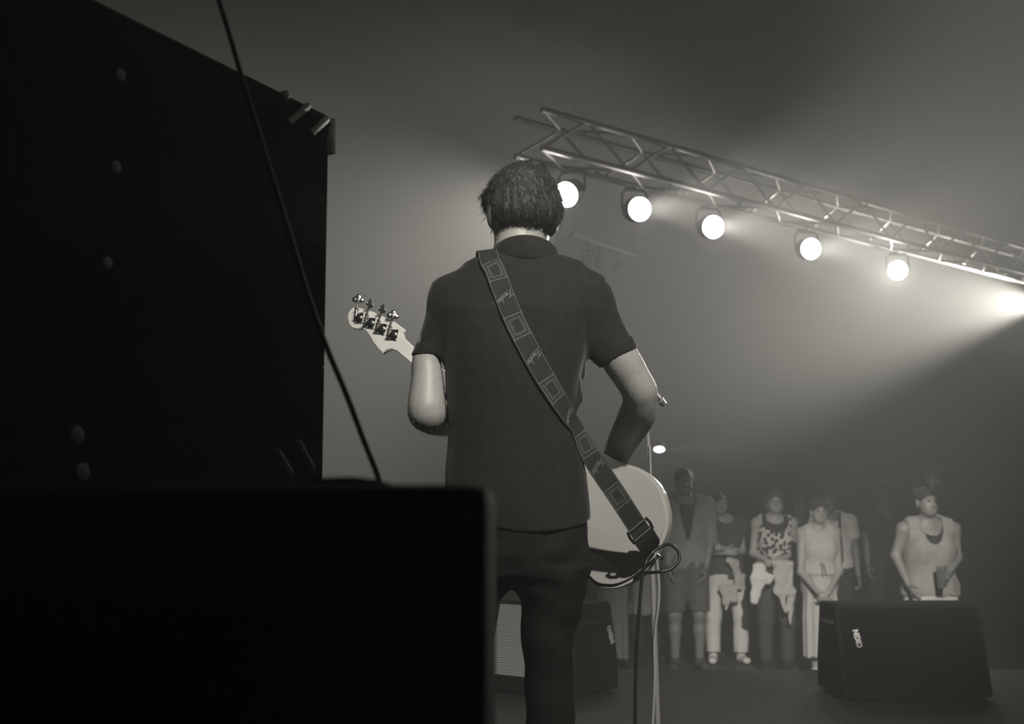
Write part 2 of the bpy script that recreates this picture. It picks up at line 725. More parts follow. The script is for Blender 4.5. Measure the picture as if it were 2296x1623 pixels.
def par_can(pos, aim, r, length, label, group, lens_m, hang_z, name='stage_spotlight', chord=None):
    """front of the lens at pos"""
    ax = nrm(np.asarray(aim, float) - pos)
    t = thing(name, pos, label, 'spotlight', group)
    L = length
    MB().lathe([(r * 0.35, -L), (r * 0.62, -L * 0.97), (r * 0.7, -L * 0.8), (r * 1.04, -L * 0.55), (r * 1.04, 0.0),
                (r * 1.09, 0.0), (r * 1.09, 0.015), (r, 0.015), (r, -0.008)], pos, ax, 28, True, False).build('housing', M_can, t, smooth='auto')
    MB().lathe([(r * 0.99, -0.004), (r * 0.7, 0.004), (r * 0.3, 0.008), (r * 0.02, 0.009)], pos, ax, 28, True, True).build('lens', lens_m, t, smooth=True)
    side = nrm(np.cross(ax, V(0, 0, 1)))
    mid = pos - ax * L * 0.45
    top = V(mid[0], mid[1], hang_z)
    zt = min(mid[2] + r * 1.7, hang_z - 0.03)
    pts = [mid + side * r * 1.12, mid + side * r * 1.12 + V(0, 0, (zt - mid[2]) * 0.8), V(*(mid + side * r * 0.8)[:2], zt),
           V(*(mid - side * r * 0.8)[:2], zt), mid - side * r * 1.12 + V(0, 0, (zt - mid[2]) * 0.8), mid - side * r * 1.12]
    MB().tube(pts, 0.011, 6).build('yoke', M_can, t, smooth='auto')
    pts = [V(mid[0], mid[1], zt), top]
    if chord is not None:
        pts = [V(mid[0], mid[1], zt), V(mid[0], mid[1], hang_z - 0.05), chord(mid) - V(0, 0, 0.02)]
    MB().tube(pts, 0.014, 8).build('clamp', M_can, t, smooth='auto')
    return t



def near_chord(m):
    t_ = (m - base) @ TU
    side_ = hw if (m - base) @ TV > 0 else -hw
    return base + TU * t_ + TV * side_ + V(0, 0, -0.02)


for i, p in enumerate(LAMPS):
    # the clamp hangs from the lower chord; the face looks back to the stage
    lk = nrm(V(-p[0] * 0.8, -p[1], -(p[2] - 1.4)))
    par_can(p, p + nrm(np.array(AIMS[i]) - p) * 0.55 + lk * 0.45, 0.098, 0.26, NAMES[i], 'spotlights along the truss', M_lens, tz, chord=near_chord)
    ax = nrm(nrm(np.array(AIMS[i]) - p) * 0.55 + lk * 0.45)
    spot('spot_beam' if i < 5 else 'spot_beam_right_offscreen', p + ax * 0.03 + nrm(np.array(AIMS[i]) - p) * 0.02, AIMS[i], POW[i], ANG[i], (1.0, 0.9, 0.9, 0.9, 0.9, 0.85)[i], 0.06)

# far bar with three small dim lamps behind the musician's shoulder
fb = [at_height(px, py, 3.55) for px, py in ((1316, 583), (1342, 592), (1384, 604))]
fu = nrm(fb[2] - fb[0])
pb = thing('lighting_bar', fb[1] + V(0, 0, 0.22), 'thin far bar holding three small dim lamps at the back of the hall', 'bar')
MB().tube([fb[0] - fu * 0.3 + V(0, 0, 0.22), fb[2] + fu * 0.4 + V(0, 0, 0.22)], 0.018, 8).build('pipe', M_can, pb, smooth='auto')
for s_ in (fb[0] - fu * 0.25, fb[2] + fu * 0.35):
    MB().tube([s_ + V(0, 0, 0.22), V(s_[0], s_[1], ZC - 0.004)], 0.006, 6).build('drop_wire', M_can, pb)
for i, p in enumerate(fb):
    par_can(p, p + V(-0.3, -1, -0.25), (0.055, 0.04, 0.045)[i], 0.14, ('biggest of the three dim lamps on the far bar, next to the musician\'s shoulder', 'small dim lamp hanging between the two others on the far bar', 'small dim lamp on the far bar, outermost from the musician')[i],
            'small dim lamps on the far bar', M_lens_dim, p[2] + 0.22, 'small_lamp')

# small bright lamp standing at the sound desk far back
lp = P(1478, 1005, 14.0)
dl = thing('desk_lamp', V(lp[0], lp[1], HALL_Z), 'small glowing lamp on a pole far back in the hall beside the elbow', 'lamp')
MB().tube([V(lp[0], lp[1] + 0.1, HALL_Z), V(lp[0], lp[1] + 0.1, lp[2] - 0.02), V(lp[0], lp[1] + 0.06, lp[2] + 0.05), V(lp[0], lp[1], lp[2] + 0.06)], 0.015, 8).build('pole', M_can, dl, smooth='auto')
MB().lathe([(0.16, 0), (0.16, 0.02), (0.02, 0.04)], V(lp[0], lp[1] + 0.1, HALL_Z), V(0, 0, 1), 20).build('foot', M_can, dl, smooth='auto')
MB().lathe([(0.03, 0.06), (0.055, 0.045), (0.062, 0.0), (0.058, 0.0), (0.03, 0.05)], lp + V(0.0, 0, 0.022), V(0, 0, 1), 20, True, True).build('lamp_shade', M_can, dl, smooth='auto')
me_b = Sculpt(0.008).add(Ell(lp + V(0.0, 0, -0.012), (0.062, 0.04, 0.036)), 0).mesh('bulb', wloc(dl))
link('bulb', me_b, mat('desk_bulb_lit', 0.8, 0.4, var=0, emit=5.0), dl)
spot('desk_glow', lp + V(0.06, -0.02, -0.01), lp + V(1.0, -0.1, -0.02), 60, 30, 0.6, 0.03)

# ------------------------------------------------------------------ floor monitors
M_wedge = mat('monitor_black_paint', 0.010, 0.7, spec=0.15, var=0.25, scale=60, bump=0.4, bscale=250)
M_print = mat('white_print', 0.9, 0.6, var=0.05)
M_gr_l = grille_mat('woven_grille_grey', 0.10, 0.75, 0.0125)
M_gr_d = grille_mat('woven_grille_black', 0.004, 0.012, 0.006)
M_rub = mat('rubber_black', 0.015, 0.7, var=0.2)

LET = {  # strokes in a unit cell
    'N': [[(0, 0), (0, 1), (0.75, 0), (0.75, 1)]],
    'E': [[(0.62, 1), (0, 1), (0, 0), (0.62, 0)], [(0, 0.5), (0.55, 0.5)]],
    'X': [[(0, 1), (0.72, 0)], [(0.0, 0), (0.3, 0.42)], [(0.42, 0.58), (0.72, 1)]],
    'O': [[(0.42 + 0.42 * math.cos(t), 0.5 + 0.5 * math.sin(t)) for t in np.linspace(0, 2 * math.pi, 21)]],
}


def letters(text, origin, right, up, normal, h, wd, mname, parent, m=None, gap=0.2):
    b = MB()
    x = 0.0
    R, U, N = nrm(right), nrm(up), nrm(normal)
    for ch in text:
        for st in LET[ch]:
            for (p, q) in zip(st[:-1], st[1:]):
                p3 = np.asarray(origin) + R * (x + p[0]) * h + U * p[1] * h
                q3 = np.asarray(origin) + R * (x + q[0]) * h + U * q[1] * h
                t = nrm(q3 - p3)
                s_ = np.cross(N, t) * wd * 0.5
                p3, q3 = p3 - t * wd * 0.4, q3 + t * wd * 0.4
                o = N * 0.002
                b.add([p3 - s_ + o, q3 - s_ + o, q3 + s_ + o, p3 + s_ + o, p3 - s_, q3 - s_, q3 + s_, p3 + s_],
                      [(0, 1, 2, 3), (0, 4, 5, 1), (1, 5, 6, 2), (2, 6, 7, 3), (3, 7, 4, 0)])
        x += max(p[0] for st in LET[ch] for p in st) + gap
    return b.build(mname, m or M_print, parent)


def monitor(base, yaw, w, dep_t, dep_b, h, front_lean, label, gr_m, logo):
    """wedge: front (grille) looks along -y before yaw; base = centre of the front bottom edge"""
    c, s_ = math.cos(yaw), math.sin(yaw)
    R = np.array([[c, -s_, 0], [s_, c, 0], [0, 0, 1]])
    base = np.asarray(base, float)
    t = thing('floor_monitor', base, label, 'speaker', 'floor monitors along the stage front')
    to = lambda x, y, z: R @ V(x, y, z) + base
    prof = [(0, 0.012), (front_lean * 0.12, h * 0.14), (front_lean, h), (front_lean + dep_t, h), (dep_b, h * 0.35), (dep_b, 0.012)]
    bm = bmesh.new()
    vs_ = [[bm.verts.new(Vector((x, y, z))) for (y, z) in prof] for x in (-w / 2, w / 2)]
    n = len(prof)
    bm.faces.new(vs_[0])
    bm.faces.new(vs_[1][::-1])
    for i in range(n):
        j = (i + 1) % n
        bm.faces.new((vs_[0][i], vs_[1][i], vs_[1][j], vs_[0][j]))
    bmesh.ops.recalc_face_normals(bm, faces=bm.faces[:])
    bmesh.ops.bevel(bm, geom=bm.edges[:], offset=0.008, segments=2, affect='EDGES')
    b = MB()
    b._bm(bm, base, R)
    b.build('cabinet', M_wedge, t, smooth='auto')
    # grille panel set into the sloping baffle, framed
    fd = nrm(V(0, front_lean * 0.88, h * 0.86))
    fn = nrm(V(0, -fd[2], fd[1]))
    p0 = V(0, front_lean * 0.12, h * 0.14)
    L = math.hypot(front_lean * 0.88, h * 0.86)
    Rg = np.stack([V(1, 0, 0), -fn, fd], 1)
    me = bpy.data.meshes.new('grille')
    g = MB().box((0, 0, 0), (w - 0.05, 0.012, L - 0.045), bevel=0.004)
    me.from_pydata(g.v, [], g.f)
    me.update()
    go = link('grille', me, gr_m, t, smooth=False)
    go.matrix_local = Matrix.Translation(Vector(R @ (p0 + fd * L / 2 + fn * 0.004))) @ Matrix((R @ Rg).tolist()).to_4x4()
    # side handle, rubber feet
    for sx in (-1, 1):
        hb = MB()
        hc = V(sx * w / 2, front_lean + dep_t * 0.30, h * 0.80)
        hb.tube([to(*(hc + V(0, -0.06, 0))), to(*(hc + V(sx * 0.028, -0.055, 0))), to(*(hc + V(sx * 0.028, 0.055, 0))), to(*(hc + V(0, 0.06, 0)))], 0.011, 8)
        hb.build('handle', M_rub, t, smooth='auto')
        for fy in (0.06, dep_b - 0.06):
            MB().lathe([(0.018, 0), (0.02, 0.016)], to(sx * (w / 2 - 0.06), fy, 0), V(0, 0, 1), 10).build('rubber_foot', M_rub, t, smooth='auto')
    if logo:
        logo(t, to, R, fn, fd, p0, L)
    return t


# monitor behind the legs: lit cloth towards the player, logo on its end panel
lean1, h1 = 0.12, 0.478
corner = P(1284, 1483, 6.75)


def logo1(t, to, R, fn, fd, p0, L):
    o = P(1374, 1439, 6.9)
    nx = R @ V(1, 0, 0)
    # put the print on the end panel plane
    c0 = to(0.35, 0, 0)
    dr = ray(1374, 1439)
    o = CAMP + dr * ((c0 - CAMP) @ nx) / (dr @ nx)
    dr2 = ray(1366, 1405)
    q = CAMP + dr2 * ((c0 - CAMP) @ nx) / (dr2 @ nx)
    right = q - o
    dr3 = ray(1384, 1438)
    q3 = CAMP + dr3 * ((c0 - CAMP) @ nx) / (dr3 @ nx)
    h_ = np.linalg.norm(right) / 3.35
    up = np.cross(nx, nrm(right))
    letters('NEXO', o + up * (-0.3) * h_ + nx * 0.0005, right, up, nx, h_ * 1.0, h_ * 0.3, 'logo', t)


yaw1 = math.radians(-38)
b1 = P(1276, 1483, 6.55)
c_, s_ = math.cos(yaw1), math.sin(yaw1)
ctr = V(b1[0], 6.55, 0) - V(c_ * 0.35, s_ * 0.35, 0)
monitor(ctr, yaw1, 0.70, 0.27, 0.46, h1, lean1, 'black floor monitor with pale woven grille showing between the musician\'s legs', M_gr_l, logo1)


def logo2(t, to, R, fn, fd, p0, L):
    n3 = R @ fn
    c0 = to(0, 0, 0) + R @ (p0 + fn * 0.0105)
    hit = lambda px, py: CAMP + ray(px, py) * ((c0 - CAMP) @ n3) / (ray(px, py) @ n3)
    o, q, u_ = hit(1913, 1414), hit(1922, 1449), hit(1924, 1412)
    right = nrm(q - o)
    up = nrm(np.cross(n3, right))
    h_ = np.linalg.norm(q - o) / 3.35
    letters('NEXO', o, right, up, n3, h_, h_ * 0.27, 'logo', t)


pl_ = P(1878, 1483, 6.6)
monitor(V(pl_[0] + 0.40, 6.55, 0), math.radians(3), 0.78, 0.27, 0.46, h1, lean1,
        'black floor monitor with black grille standing in front of the woman with the glass', M_gr_d, logo2)

# ------------------------------------------------------------------ bass cabinet close to the camera
M_tolex = mat('black_tolex', 0.010, 0.8, spec=0.15, var=0.3, scale=120, bump=0.5, bscale=400)
M_metal_d = mat('dull_metal', 0.4, 0.5, metal=0.3, var=0.2, scale=40)
ca = P(1098, 1085, 0.8)
cw, cd, ch = 0.58, 0.34, ca[2]
cc = V(ca[0] - cw / 2, 0.8 + cd / 2, 0)
amp = thing('bass_cabinet', cc, 'tall black amplifier cabinet with rounded corners standing closest behind the musician', 'amplifier')
MB().box(cc + V(0, 0, ch / 2 + 0.02), (cw, cd, ch - 0.04), bevel=0.014).build('cabinet', M_tolex, amp, smooth='auto')
MB().box(cc + V(0, -cd / 2 - 0.002, ch / 2), (cw - 0.09, 0.014, ch - 0.12), bevel=0.004).build('back_panel', M_tolex, amp)
hx = P(785, 1080, 0.95)[0]
MB().tube([V(hx - 0.04, 0.95, ch - 0.004), V(hx - 0.03, 0.95, ch + 0.002), V(hx, 0.95, ch + 0.003), V(hx + 0.02, 0.95, ch + 0.001), V(hx + 0.035, 0.95, ch - 0.004)], 0.005, 8).build('strap_handle', M_rub, amp, smooth=True)
for sx in (-1, 1):
    for sy in (-1, 1):
        MB().lathe([(0.03, 0), (0.03, 0.022)], cc + V(sx * (cw / 2 - 0.07), sy * (cd / 2 - 0.07), 0), V(0, 0, 1), 14).build('castor', M_rub, amp, smooth='auto')
MB().box(cc + V(0.05, -cd / 2 - 0.012, ch * 0.45), (0.12, 0.008, 0.08), bevel=0.003).build('jack_plate', M_tolex, amp)

# ------------------------------------------------------------------ tall side loudspeaker stack, dark, left of the camera
A1 = P(737, 260, 2.0)
dirn = nrm(V(-0.43, -0.9, 0))
Ltop = 0.95
sn = V(-dirn[1], dirn[0], 0)            # normal of the visible face
if sn[0] < 0:
    sn = -sn
top_z = A1[2]
Rs = np.stack([dirn, sn, V(0, 0, 1)], 1)
stack_c = V(A1[0], A1[1], 0) + dirn * Ltop / 2 - sn * 0.3
M_stack = mat('stack_black_paint', 0.010, 0.85, spec=0.15, var=0.3, scale=50)
H0 = 1.22
for k in range(2):
    hz = (H0, top_z - H0)[k]
    c = stack_c + V(0, 0, k * H0 + hz / 2)
    st = thing('loudspeaker', stack_c + V(0, 0, k * H0),
               ('lower', 'upper')[k] + ' black loudspeaker cabinet of the tall stack at the dark stage side', 'speaker', 'stacked side loudspeakers')
    MB().box(c, (Ltop, 0.6, hz - 0.0004), R=Rs, bevel=0.0015).build('cabinet', M_stack, st, smooth='auto')
    f = lambda a, b, o: stack_c + dirn * (a - Ltop / 2) + sn * (0.3 + o) + V(0, 0, b)

    def on_face(px, py, o=0.0):
        c0 = f(0, 0, o)
        r_ = ray(px, py)
        return CAMP + r_ * (((c0 - CAMP) @ sn) / (r_ @ sn))
    if k == 1:
        for (a, b) in (((646, 275), (690, 238)), ((698, 300), (732, 268))):
            MB().tube([on_face(*a, 0.0), on_face(*a, 0.012), on_face(*b, 0.012), on_face(*b, 0.0)], 0.006, 8).build('grip_bar', M_metal_d, st, smooth='auto')
        e = V(A1[0], A1[1], 0)
        MB().box(e + V(0, 0, top_z - 0.035) - dirn * 0.001, (0.010, 0.022, 0.06), R=Rs, bevel=0.002).build('corner_plate', M_metal_d, st)
        for q in ((640, 214), (268, 168), (258, 375), (238, 590)):
            p = on_face(*q)
            MB().lathe([(0.008, -0.004), (0.008, 0.003), (0.004, 0.005)], p, sn, 12).build('bolt', M_metal_d, st, smooth='auto')
    else:
        for (a, b) in (((622, 1012), (650, 1058)), ((668, 990), (700, 1048))):
            MB().tube([on_face(*a, 0.0), on_face(*a, 0.01), on_face(*b, 0.01), on_face(*b, 0.0)], 0.0055, 8).build('grip_bar', M_metal_d, st, smooth='auto')
        for q in ((178, 1058), (166, 975)):
            p = on_face(*q)
            MB().lathe([(0.011, -0.004), (0.011, 0.006), (0.006, 0.009)], p, sn, 14).build('bolt', M_metal_d, st, smooth='auto')

# cable running down from the ceiling behind the cabinet
cab = [P(330, -420, 1.7), P(470, -60, 1.6), P(565, 250, 1.52), P(640, 495, 1.47), P(690, 660, 1.44), P(735, 785, 1.42), P(775, 880, 1.41), P(815, 985, 1.4), P(850, 1075, 1.39),
       P(880, 1180, 1.38), P(900, 1350, 1.38)]
endp = cab[-1]
cab += [V(endp[0] + 0.01, 1.38, 0.3), V(endp[0] + 0.02, 1.4, 0.02), V(endp[0] - 0.02, 1.5, 0.006)]
cpt = spline(cab, 6)
o = MB().tube(cpt, 0.0034, 8).build('hanging_cable', M_rub, smooth=True, origin=cpt[-1])
tag(o, 'thin black cable slanting down in front of the dark loudspeaker stack', 'cable')


# ------------------------------------------------------------------ figures
M_skin = mat('skin', 0.36, 0.5, var=0.06, scale=40, bump=0.05, bscale=300)
M_skin_d = mat('skin_tanned', 0.2, 0.5, var=0.06, scale=40)
M_hair = mat('hair_dark', 0.022, 0.45, var=0.3, scale=90, bump=0.6, bscale=220)
M_hair_m = mat('hair_brown', 0.06, 0.5, var=0.3, scale=90, bump=0.6, bscale=220)
M_eye = mat('eye_dark', 0.02, 0.15, var=0.1)
M_lip = mat('lips', 0.16, 0.45, var=0.1)


def rot_axis(v, ax, a):
    ax = nrm(ax)
    v = np.asarray(v, float)
    return v * math.cos(a) + np.cross(ax, v) * math.sin(a) + ax * (ax @ v) * (1 - math.cos(a))


def hand_prims(wrist, fdir, pn, side, curl=0.5, sc=1.0, thumb_curl=0.4):
    """fdir: from wrist to knuckles; pn: palm normal (fingers curl towards it); side: +1 thumb on cross(fdir, pn)"""
    f = nrm(fdir)
    n = nrm(np.asarray(pn, float) - f * (np.asarray(pn, float) @ f))
    s = np.cross(f, n) * side
    w = np.asarray(wrist, float)
    out = [ECap(w + f * 0.015 * sc, w + f * 0.075 * sc, (0.030 * sc, 0.015 * sc), (0.039 * sc, 0.014 * sc), s)]
    L = [0.074, 0.083, 0.077, 0.060]
    for i in range(4):
        off = (0.029 - 0.0195 * i) * sc
        p = w + f * (0.085 - 0.004 * abs(i - 1)) * sc + s * off
        d = nrm(f + s * (0.10 - 0.07 * i))
        r = (0.0092 - 0.0006 * (i == 3)) * sc
        c = curl * (0.85 + 0.12 * i)
        for k, fr in enumerate((0.45, 0.31, 0.24)):
            ax = np.cross(d, n)
            d = rot_axis(d, ax, c * (0.55, 0.95, 0.7)[k])
            n2 = p + d * L[i] * fr * sc
            out.append(Cap(p, n2, r, r * 0.93))
            p = n2
            r *= 0.93
            n = n if k == 2 else n
    # thumb
    p = w + f * 0.022 * sc + s * 0.026 * sc
    d = nrm(f * 0.62 + s * 0.75 + n * 0.25)
    r = 0.0115 * sc
    for k, ln in enumerate((0.042, 0.032, 0.026)):
        q = p + d * ln * sc
        out.append(Cap(p, q, r, r * 0.9))
        p = q
        r *= 0.9
        d = nrm(d + (f * 0.5 - s * 0.35 + n * 0.35) * thumb_curl)
    return out


def head_prims(c, fw, up, sc=1.0):
    """c: centre of the skull, fw: looking direction, up"""
    f = nrm(fw)
    u = nrm(np.asarray(up, float) - f * (np.asarray(up, float) @ f))
    r = np.cross(f, u)
    R = np.stack([r, f, u])
    q = lambda x, y, z: np.asarray(c, float) + (r * x + f * y + u * z) * sc
    add = [(Ell(q(0, -0.012, 0.02), np.array([0.074, 0.092, 0.086]) * sc, R), 0.0),
           (Ell(q(0, 0.030, -0.035), np.array([0.060, 0.060, 0.075]) * sc, R), 0.03),
           (Ell(q(0, 0.052, -0.088), np.array([0.034, 0.034, 0.028]) * sc, R), 0.03),       # chin
           (Ell(q(-0.034, 0.040, -0.058), np.array([0.026, 0.038, 0.034]) * sc, R), 0.025),
           (Ell(q(0.034, 0.040, -0.058), np.array([0.026, 0.038, 0.034]) * sc, R), 0.025),
           (Cap(q(0, 0.084, 0.005), q(0, 0.104, -0.032), 0.008 * sc, 0.013 * sc), 0.012),      # nose
           (Ell(q(-0.010, 0.092, -0.037), np.array([0.009, 0.010, 0.008]) * sc, R), 0.008),
           (Ell(q(0.010, 0.092, -0.037), np.array([0.009, 0.010, 0.008]) * sc, R), 0.008),
           (ECap(q(-0.028, 0.076, 0.024), q(0.028, 0.076, 0.024), (0.011 * sc, 0.010 * sc), (0.011 * sc, 0.010 * sc), u), 0.014),  # brow
           (ECap(q(-0.016, 0.080, -0.060), q(0.016, 0.080, -0.060), (0.008 * sc, 0.008 * sc), (0.008 * sc, 0.008 * sc), u), 0.008)]
    for sx in (-1, 1):
        add.append((Ell(q(sx * 0.078, -0.010, -0.012), np.array([0.010, 0.020, 0.034]) * sc,
                        np.stack([rot_axis(r, u, -sx * 0.5), rot_axis(f, u, -sx * 0.5), u])), 0.008))
    subs = [Ell(q(sx * 0.030, 0.094, 0.004), np.array([0.018, 0.018, 0.012]) * sc, R) for sx in (-1, 1)]
    eyes = [q(sx * 0.030, 0.0745, 0.003) for sx in (-1, 1)]
    return add, subs, eyes, q, R


def hair_cap(sc_vox, q, R, sc, style, origin, seed):
    s = Sculpt(sc_vox)
    s.add(Ell(q(0, -0.018, 0.034), np.array([0.084, 0.100, 0.090]) * sc, R), 0)
    if style == 'long':
        s.add(ECap(q(0, -0.055, 0.0), q(0, -0.065, -0.21), (0.08 * sc, 0.05 * sc), (0.085 * sc, 0.035 * sc), R[0]), 0.03)
        for sx in (-1, 1):
            s.add(Cap(q(sx * 0.074, -0.02, 0.02), q(sx * 0.076, 0.0, -0.17), 0.024 * sc, 0.02 * sc), 0.03)
    elif style == 'bob':
        s.add(ECap(q(0, -0.05, 0.0), q(0, -0.05, -0.09), (0.085 * sc, 0.05 * sc), (0.08 * sc, 0.05 * sc), R[0]), 0.03)
        for sx in (-1, 1):
            s.add(Cap(q(sx * 0.074, -0.02, 0.02), q(sx * 0.078, 0.005, -0.075), 0.024 * sc, 0.022 * sc), 0.03)
    elif style == 'bun':
        s.add(Ell(q(0.0, -0.10, 0.075), np.array([0.045, 0.045, 0.045]) * sc, R), 0.01)
        for sx in (-1, 1):
            s.add(Cap(q(sx * 0.07, -0.02, 0.03), q(sx * 0.074, -0.03, -0.02), 0.018 * sc, 0.014 * sc), 0.02)
    else:
        s.add(ECap(q(0, -0.055, 0.02), q(0, -0.065, -0.045), (0.072 * sc, 0.04 * sc), (0.06 * sc, 0.03 * sc), R[0]), 0.03)
    # open the face
    s.sub(Ell(q(0, 0.098, -0.045), np.array([0.062, 0.075, 0.095]) * sc, R), 0.012)
    if style in ('short', 'bun'):
        for sx in (-1, 1):
            s.sub(Ell(q(sx * 0.085, 0.01, -0.035), np.array([0.024, 0.045, 0.045]) * sc, R), 0.006)
    s.func(wrinkle(seed, 0.0022 * sc, 150, (1, 1, 0.25)))
    return s.mesh('hair', origin)


def person(label, d, cx, top, skin=None, yaw=0.0, male=False, hair='long', hair_m=None, armL=None, armR=None,
           handL=None, handR=None, topwear=None, bottom=None, shoes=None, lean=0.0, stance=0.09, build=1.0,
           look=(0, 0), curl=0.5, group='people in the crowd', legs=None, head_px=None, vox=0.0075, shoulder=None):
    """d: distance; cx: column of the body axis; top: row of the crown. armX = ((px,py,dd) elbow, (px,py,dd) wrist)."""
    skin = skin or M_skin
    fl = HALL_Z
    topz = P(cx, top, d)[2]
    H = topz - fl
    sc = H / 1.72
    x0 = P(cx, 1130, d)[0]
    f0 = rot_axis(V(0, -1, 0), V(0, 0, 1), yaw)
    r0 = rot_axis(V(-1, 0, 0), V(0, 0, 1), yaw)        # the figure's own right is image left
    root = thing('person', V(x0, d, fl), label, 'person', group)
    org = V(x0, d, fl)
    b = lambda x, y, z: org + V(1, 0, 0) * (-r0[0] * x) + V(0, 1, 0) * (-r0[1] * x) + f0 * y + V(0, 0, z)   # +x = image right
    bx = lambda x, y, z: b(x * sc, y * sc, z * sc)
    sw = (0.185 if male else 0.160) * build
    hwid = (0.150 if male else 0.158) * build
    if shoulder:
        sw *= shoulder
    hx = P(head_px, 1130, d)[0] - x0 if head_px else 0
    c = bx(0, 0.03, 1.605) + V(hx, 0, 0)
    fw = rot_axis(f0, V(0, 0, 1), look[0]) + V(0, 0, look[1])
    hs = sc * (1.0 if male else 0.96)
    add, subs, eyes, q, R = head_prims(c, fw, V(0, 0, 1), hs)
    shl = [bx(-sw, 0.0, 1.40), bx(sw, 0.0, 1.40)]
    torso = [ECap(bx(0, -0.01, 1.34), bx(0, 0.0, 1.18), (sw * 0.86 * sc, 0.105 * sc * build), (sw * 0.80 * sc, 0.11 * sc * build), V(-r0[0], -r0[1], 0)),
             ECap(bx(0, 0.0, 1.18), bx(0, 0.0, 1.03), (sw * 0.80 * sc, 0.105 * sc * build), (0.128 * build * sc, 0.092 * sc * build), V(-r0[0], -r0[1], 0)),
             ECap(bx(0, 0.0, 1.03), bx(0, -0.01, 0.92), (0.128 * build * sc, 0.092 * sc * build), (hwid * sc, 0.11 * sc * build), V(-r0[0], -r0[1], 0)),
             ECap(bx(0, -0.01, 0.93), bx(0, -0.01, 0.84), (hwid * sc, 0.11 * sc * build), (hwid * 0.95 * sc, 0.10 * sc * build), V(-r0[0], -r0[1], 0))]
    if not male:
        torso += [Ell(bx(sx * 0.075, 0.075, 1.25), np.array([0.062, 0.06, 0.062]) * sc) for sx in (-1, 1)]
    trap = [Cap(bx(sx * 0.04, -0.015, 1.445), shl[(sx + 1) // 2], 0.05 * sc, 0.048 * sc) for sx in (-1, 1)]
    neck = [Cap(bx(0, -0.012, 1.38), c + (fw * 0 + V(0, 0, -0.05 * sc)), 0.055 * sc * (1.08 if male else 0.92), 0.05 * sc * (1.08 if male else 0.92))]
    arms, hands = [], []
    for i, (a, hd) in enumerate(((armL, handL), (armR, handR))):
        sx = -1 if i == 0 else 1
        if a is None:
            el, wr = bx(sx * (sw + 0.05), -0.01, 1.12), bx(sx * (sw + 0.055), 0.06, 0.87)
        else:
            el, wr = P(a[0][0], a[0][1], d + a[0][2]), P(a[1][0], a[1][1], d + a[1][2])
        ar = (0.047 if male else 0.040) * sc * build
        arms.append([Cap(shl[i], el, ar * 1.12, ar * 0.86), Cap(el, wr, ar * 0.9, ar * 0.58)])
        if hd is None:
            hd = (nrm(wr - el), V(-sx, 0, 0), curl)
        fdir, pn, cu = hd
        hands.append(hand_prims(wr, fdir, pn, 1 if (np.cross(nrm(fdir), nrm(pn)) @ (f0 + V(0, 0, 0.3))) > 0 else -1, cu, sc * (1.02 if male else 0.92)))
    legp = []
    for i, sx in enumerate((-1, 1)):
        if legs:
            hp, kn, an = [P(*lp_[:2], d + lp_[2]) for lp_ in legs[i]]
        else:
            hp, kn, an = bx(sx * 0.085, -0.01, 0.86), bx(sx * (stance + 0.005), 0.01, 0.47), bx(sx * stance * 1.05, -0.03, 0.085)
        an[2] = fl + 0.085 * sc
        tip = an + f0 * 0.15 * sc + V(sx * 0.03, 0, 0) * sc
        tip[2] = fl + 0.035 * sc
        heel = an - f0 * 0.035 * sc
        heel[2] = fl + 0.036 * sc
        legp.append((hp, kn, an, tip, heel))
    body = Sculpt(vox)
    for p_, k in add:
        body.add(p_, k)
    for p_ in subs:
        body.sub(p_, 0.008)
    body.adds(neck, 0.02)
    body.adds(torso, 0.06)
    body.adds(trap, 0.05)
    for a in arms:
        body.add(a[0], 0.04)
        body.add(a[1], 0.02)
    for (hp, kn, an, tip, heel) in legp:
        g = 1.1 if male else 1.05
        body.add(Cap(hp, kn, 0.082 * sc * build, 0.054 * sc * g * build), 0.04)
        body.add(Cap(kn, kn + (an - kn) * 0.35 - f0 * 0.012, 0.05 * sc * build, 0.053 * sc * build), 0.03)
        body.add(Cap(kn + (an - kn) * 0.35, an, 0.05 * sc * build, 0.034 * sc), 0.03)
        body.add(Cap(heel, tip, 0.034 * sc, 0.028 * sc), 0.02)
    for h in hands:
        body.adds(h, 0.006)
    link('body', body.mesh('body', org), skin, root)
    # eyes, lips, hair
    for e in eyes:
        me = Sculpt(0.004).add(Ell(e, np.array([0.0125, 0.010, 0.008]) * hs, R), 0).mesh('eye', org)
        link('eye', me, M_eye, root)
    me = Sculpt(0.004).add(ECap(q(-0.019, 0.0855, -0.0605), q(0.019, 0.0855, -0.0605), (0.006 * hs, 0.004 * hs), (0.006 * hs, 0.004 * hs), R[2]), 0).mesh('mouth', org)
    link('mouth', me, M_lip, root)
    for sx in (-1, 1):
        me = Sculpt(0.004).add(ECap(q(sx * 0.016, 0.0815, 0.026), q(sx * 0.043, 0.072, 0.026), (0.005 * hs, 0.006 * hs), (0.004 * hs, 0.006 * hs), R[2]), 0).mesh('eyebrow', org)
        link('eyebrow', me, hair_m or M_hair, root)
    link('hair', hair_cap(0.006, q, R, hs, hair, org, int(cx)), hair_m or M_hair, root)

    ctx = dict(root=root, org=org, bx=bx, b=b, sc=sc, sw=sw, torso=torso, trap=trap, arms=arms, legp=legp, f0=f0, neck=neck,
               shl=shl, hwid=hwid, q=q, R=R, d=d, fl=fl, build=build)
    for t_ in (topwear or []):
        t_(ctx)
    if bottom:
        for t_ in (bottom if isinstance(bottom, list) else [bottom]):
            t_(ctx)
